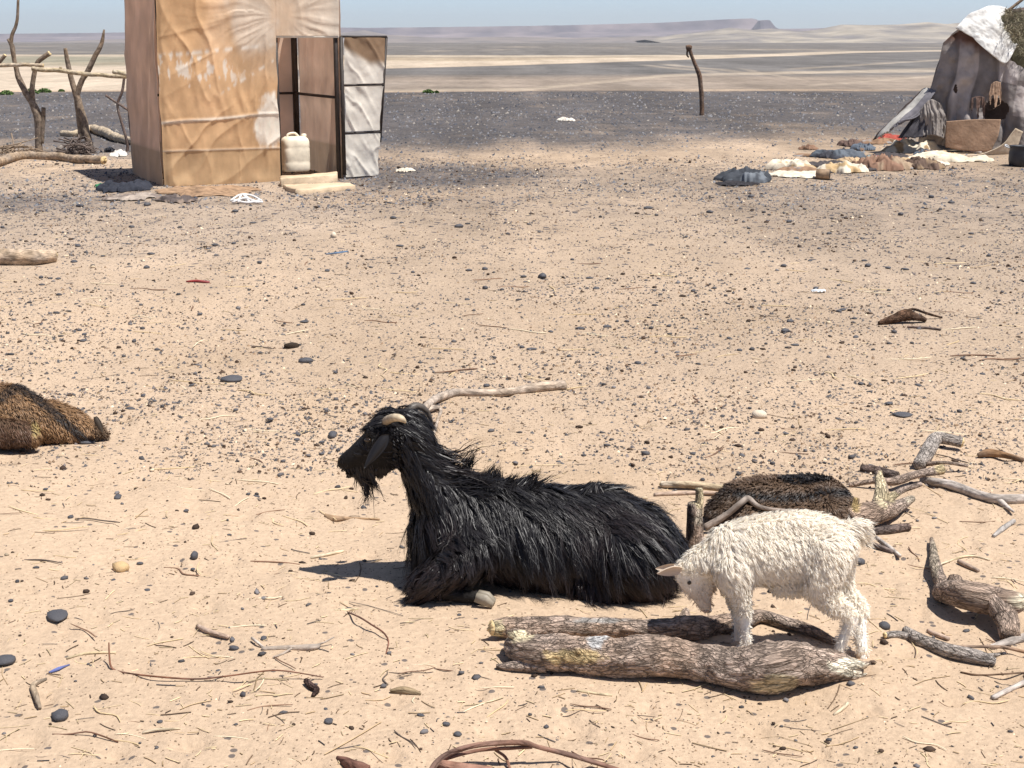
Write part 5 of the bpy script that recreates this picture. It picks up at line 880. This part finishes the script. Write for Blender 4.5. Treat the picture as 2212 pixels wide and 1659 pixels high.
# ------------------------------------------------------------------ stones, droppings, straw
STONES = []
for k in range(9):
    V = ICO1[0].copy(); rg = np.random.default_rng(50+k); V = V*(1+.30*fbm(V*1.5+k*7, 2))[:, None]; V = np.round(V*(2.2+.5*(k % 3)))/(2.2+.5*(k % 3))*.45+V*.55; V[:, 2] *= .5; STONES.append(mesh('stone', V, [ICO1[1]], None, False))
def stone(name, label, cat, u, v, w, d, h, mat=M_STONE, k=0, rot=0., group=None):
    p = gpt(u, v); s = mpp(p); me = STONES[k % 9]
    if mat is not M_STONE: me = me.copy(); me.materials.clear(); me.materials.append(mat)
    elif not me.materials: me.materials.append(M_STONE)
    o = bpy.data.objects.new(name, me); COL.objects.link(o); o.location = (p[0], p[1], p[2]+h*s*.28); o.rotation_euler = (0, 0, rot); o.scale = (w*s/2, d*s/2*2.0, h*s); return tag(o, label, cat, group)
stone('stone', 'largest flat dark stone lying at lower left', 'stone', 124, 1333, 46, 30, 16, k=0, rot=.3)
stone('stone', 'dark stone cut by the left edge in the foreground', 'stone', 12, 1431, 50, 26, 22, k=1)
stone('stone', 'angular dark stone near the bottom left corner', 'stone', 130, 1551, 38, 24, 22, k=2, rot=.4)
stone('stone', 'dark rounded stone on the sand before the goat nose', 'stone', 719, 944, 20, 18, 16, k=3)
stone('stone', 'flat grey stone alone right of the small white rock', 'stone', 1950, 898, 44, 20, 10, k=4)
stone('stone', 'dark stone right of the goat kid hind legs', 'stone', 1857, 1217, 24, 14, 14, k=5)
stone('stone', 'pointed dark stone left of the grey cracked log', 'stone', 1910, 1357, 26, 14, 18, k=6)
stone('stone', 'round dark stone at the edge below the sleeping left kid', 'stone', 186, 957, 40, 16, 10, k=7)
stone('stone', 'flat dark stone right of the brush of straw at left', 'stone', 500, 822, 50, 22, 14, k=0, rot=1.)
stone('stone', 'dark block stone above the goat branch, left', 'stone', 660, 783, 34, 14, 14, k=2)
stone('stone', 'dark stone on the open ground above the long branch', 'stone', 1172, 600, 20, 12, 14, k=1)
stone('stone', 'small white rock on the sand right of the goat', 'rock', 1640, 901, 34, 16, 20, M_PALE, 3)
stone('stone', 'pale tan rock left of the goat shadow', 'rock', 262, 1232, 36, 20, 26, material('tan_rock', (.55, .38, .20), .85, .25, 20, .5, 60), 4)
stone('stone', 'blue-grey stone left of the goat shadow', 'stone', 420, 1205, 16, 14, 18, k=6)
stone('stone', 'small oval grey stone at bottom middle', 'stone', 989, 1588, 18, 12, 10, k=7)
stone('stone', 'dark rounded stone near the bottom left twig', 'stone', 710, 1560, 20, 12, 10, k=3)
stone('stone', 'small white chip at the hut gravel edge', 'rock', 721, 513, 14, 8, 16, M_PALE, 1)
stone('dung_clod', 'dark clod of dung in the middle left ground', 'dung', 630, 751, 36, 14, 14, material('dung', (.05, .034, .022), .9, .4, 60, .8, 90, .006), 5)

rs = np.random.default_rng(99)
def scatter_pts(n, r0, r1, dmin=0., power=1.0, gain=1.0):
    r = np.exp(rs.uniform(math.log(r0), math.log(r1), n)); a = np.where(rs.random(n) < .76, rs.uniform(-.38, .38, n), rs.uniform(.38, .64, n)*rs.choice([-1, 1], n)); x, y = r*np.sin(a), r*np.cos(a); C, D = ground_colour(x, y); cl = .38+1.25*sstep(-.30, .40, n2(x, y, 1.1, .8, 3, 41)+.5*n2(x, y, 4.5, 3.5, 2, 47)); keep = rs.random(n) < np.clip((dmin+gain*D**power)*cl, 0, 1); return x[keep], y[keep], D[keep]
def blobs(name, label, x, y, size, flat, cols, ico, seed):
    rg = np.random.default_rng(seed); n = len(x); B, T = ico; z = gz(x, y); a = rg.random(n)*6.28; sx = size*rg.uniform(.7, 1.4, n); sy = size*rg.uniform(.6, 1.1, n); sz = size*flat*rg.uniform(.6, 1.2, n)
    J = B[None]*(1+.22*rg.standard_normal((n, len(B), 1)))*np.stack([sx, sy, sz], -1)[:, None]; c, s = np.cos(a)[:, None], np.sin(a)[:, None]; X = J[..., 0]*c-J[..., 1]*s+x[:, None]; Yy = J[..., 0]*s+J[..., 1]*c+y[:, None]; Z = J[..., 2]+(z+sz*.45)[:, None]
    V = np.stack([X, Yy, Z], -1).reshape(-1, 3); FT = (T[None]+(np.arange(n)*len(B))[:, None, None]).reshape(-1, 3); C = np.repeat(cols, len(B), 0)
    return tag(link(name, mesh(name, V, [FT], C, False), M_LITTER), label, None, None, 'stuff')
def pick(n, pal, w, rg):
    k = rg.choice(len(pal), n, p=np.array(w)/sum(w)); return np.array(pal)[k]*rg.uniform(.65, 1.4, (n, 1))
def chips(name, label, x, y, size, flat, cols, seed):
    """low five-sided chips, a handful of triangles each"""
    rg = np.random.default_rng(seed); n = len(x); z = gz(x, y); a = rg.random(n)*6.28; th = (np.arange(5)/5*6.283)[None]+.5*rg.random((n, 5)); rr = size[:, None]*rg.uniform(.65, 1.25, (n, 5)); el = rg.uniform(.45, 1., n)[:, None]
    px_, py_ = rr*np.cos(th), rr*np.sin(th)*el; c, s_ = np.cos(a)[:, None], np.sin(a)[:, None]; X = px_*c-py_*s_+x[:, None]; Yy = px_*s_+py_*c+y[:, None]; h = size*flat*rg.uniform(.6, 1.5, n)
    base = np.stack([X, Yy, np.repeat((z-size*.2)[:, None], 5, 1)], -1); ap = np.stack([x+size*.3*rg.standard_normal(n), y+size*.3*rg.standard_normal(n), z+h*1.35], -1)[:, None]
    V = np.concatenate([base, ap], 1).reshape(-1, 3); k = np.arange(5); pat = np.stack([k, (k+1) % 5, np.full(5, 5)], -1); o_ = (np.arange(n)*6)[:, None, None]
    return tag(link(name, mesh(name, V, [(pat[None]+o_).reshape(-1, 3)], np.repeat(cols, 6, 0), False), M_LITTER), label, None, None, 'stuff')
PAL = [(.074, .070, .072), (.075, .046, .030), (.20, .13, .08), (.55, .44, .31), (.12, .10, .095)]
x, y, D = scatter_pts(32000, 2.75, 6.5, .42, 1., 1.2); n = len(x)
chips('gravel', 'fine brown crumbs and grit on the near sand', x, y, .0013+.0032*rs.random(n)**2.5, .5, pick(n, PAL, [2, 4, 4, .8, 2], rs), 1)
x, y, D = scatter_pts(112000, 5.5, 22, .24, .8, 1.5); r = np.hypot(x, y); n = len(x)
chips('gravel', 'fine dark gravel strewn over the middle ground', x, y, (.0030+.0080*rs.random(n)**2.2)*(.75+r/16), .5, pick(n, PAL, [5, 3, 1.8, .5, 3], rs), 2)
x, y, D = scatter_pts(34000, 15, 50, .0, 1., 1.2); r = np.hypot(x, y); n = len(x)
chips('gravel', 'coarse black gravel belt beyond the yard', x, y, (.010+.022*rs.random(n)**2)*(.5+r/32), .5, pick(n, [(.05, .055, .07), (.14, .14, .15), (.20, .178, .155)], [4, 4, 2], rs), 3)
x, y, D = scatter_pts(15000, 2.75, 22, .10, 1., 1.2); r = np.hypot(x, y); m = rs.random(len(x)) < np.where(r < 5.2, .45, 1); x, y, r = x[m], y[m], r[m]; n = len(x)
blobs('pebbles', 'dark pebbles and goat droppings scattered on the ground', x, y, .0038+.0075*rs.random(n)**2.5*(.8+r/12)+r*.0003, .6, pick(n, [(.076, .072, .075), (.06, .038, .026), (.13, .12, .12), (.45, .36, .25)], [4, 4, 2, .5], rs), ICO0, 2)
def straws(name, label, n, r0, r1, ln, rad, cols, w, seed, sides=4):
    rg = np.random.default_rng(seed); r = np.exp(rg.uniform(math.log(r0), math.log(r1), n)); a = np.where(rg.random(n) < .8, rg.uniform(-.38, .38, n), rg.uniform(.38, .6, n)*rg.choice([-1, 1], n)); x, y = r*np.sin(a), r*np.cos(a); L = ln*np.exp(.8*rg.standard_normal(n)); th = rg.random(n)*6.28; bend = .045*rg.standard_normal(n); t = np.array([-.5, -.17, .17, .5]); R = rad*(.6+.8*rg.random(n))*(1+r/14)
    dx_, dy_ = np.cos(th), np.sin(th); X = x[:, None]+dx_[:, None]*t*L[:, None]-dy_[:, None]*(bend*L)[:, None]*(1-4*t*t); Yy = y[:, None]+dy_[:, None]*t*L[:, None]+dx_[:, None]*(bend*L)[:, None]*(1-4*t*t); Z = gz(X, Yy)+R[:, None]*.8+np.abs(rg.standard_normal((n, 1)))*.15*R[:, None]+.0008; V = []
    for ox, oz in ((-1, -.2), (0, .8), (1, -.2)): V.append(np.stack([X-dy_[:, None]*R[:, None]*ox, Yy+dx_[:, None]*R[:, None]*ox, Z+R[:, None]*oz], -1))
    V = np.stack(V, 2).reshape(-1, 3); k = np.arange(3)[:, None]*3; j = np.arange(3)[None]; j2 = (j+1) % 3; pat = np.stack([k+j, k+j2, k+3+j2, k+3+j], -1).reshape(-1, 4); FQ = (pat[None]+(np.arange(n)*12)[:, None, None]).reshape(-1, 4); C = np.repeat(pick(n, cols, w, rg), 12, 0)
    return tag(link(name, mesh(name, V, [FQ], C, True), M_LITTER), label, None, None, 'stuff')
straws('straw_litter', 'short straw and twig litter over the ground', 6500, 3.0, 20, .021, .0010, [(.60, .47, .28), (.42, .30, .17), (.13, .085, .055), (.09, .08, .08)], [5, 3, 3, 1.5], 4)
# single stones, straws and twigs one can pick out
def zone(u, v):
    if v < 600: return 'in the gravelly ground before the hut' if u < 1000 else 'on the far yard before the tent'
    if v < 860: return ('in the middle ground at left' if u < 740 else 'in the middle ground above the goat' if u < 1480 else 'in the middle ground at right')
    if v < 1300: return 'left of the goat' if u < 740 else 'between goat and wood pile' if u < 1560 else 'near the wood pile'
    return 'in the left foreground' if u < 740 else 'in the middle foreground' if u < 1480 else 'in the right foreground'
k = 0; tries = 0
while k < 170 and tries < 4000:
    tries += 1; u, v = random.uniform(10, 2200), 420+1200*random.random()**1.15
    if (700 < u < 1480 and v > 860 and v < 1310) or (1380 < u < 2212 and v > 1000) or (u < 260 and 800 < v < 980) or (1040 < u and v > 1310 and v < 1520 and u < 1880): continue
    p = gpt(u, v); _, D = ground_colour(np.array([p[0]]), np.array([p[1]]))
    if random.random() > .25+2*float(D[0]): continue
    w = random.uniform(7, 16) if v > 700 else random.uniform(8, 14); stone('stone', 'small dark stone ' + zone(u, v), 'stone', u, v, w, w*random.uniform(.4, .8), w*random.uniform(.35, .7), k=random.randrange(9), rot=random.uniform(0, 6), group='small dark stones '+zone(u, v)); k += 1
SM = []
for k in range(10):
    rg = np.random.default_rng(300+k); P = catmull([(-.5, 0, 0), (-.15, .06*rg.standard_normal(), .0), (.2, .06*rg.standard_normal(), .0), (.5, .05*rg.standard_normal(), 0)], 9); v_, q, t, b = tube(P, np.array([.7, 1, 1, .95, 1, .9, .9, .8, .5])*.018, 6, .2, k, 6, 1.); SM.append((v_, q, t, b))
MES = {}
def litter(name, label, cat, group, n, cols, l0, l1, rr):
    k = 0
    while k < n:
        u, v = random.uniform(5, 2205), 560+1090*random.random()
        if (720 < u < 1470 and 880 < v < 1305) or (1480 < u < 1880 and 1040 < v < 1480) or (1080 < u < 1860 and 1330 < v < 1510) or (u < 250 and 815 < v < 968): continue
        m = random.randrange(10); ci = random.randrange(len(cols)); key = (name, m, ci)
        if key not in MES: v_, q, t, b = SM[m]; MES[key] = mesh(name, v_*np.array([1, 1, rr]), [q, t], np.tile(np.array(cols[ci]), (len(v_), 1)), True, {'bark': ('FLOAT_VECTOR', b*.1)}); MES[key].materials.append(M_LITTER)
        p = gpt(u, v); s = mpp(p); L = random.uniform(l0, l1)*s*(1 if v > 700 else .8); o = bpy.data.objects.new(name, MES[key]); COL.objects.link(o); o.location = (p[0], p[1], p[2]+L*.016); a = random.gauss(0, .6)+(math.pi if random.random() < .5 else 0); o.rotation_euler = (0, random.gauss(0, .03), a); o.scale = (L, L, L); tag(o, label+' '+zone(u, v), cat, group+' '+zone(u, v)); k += 1
litter('straw_stem', 'loose pale straw stem', 'straw stem', 'straw stems', 150, [(.66, .52, .31), (.58, .44, .25), (.70, .60, .42)], 38, 105, .7)
litter('twig', 'loose thin brown twig', 'twig', 'thin twigs', 80, [(.16, .09, .06), (.24, .14, .09), (.11, .085, .07)], 35, 110, .9)
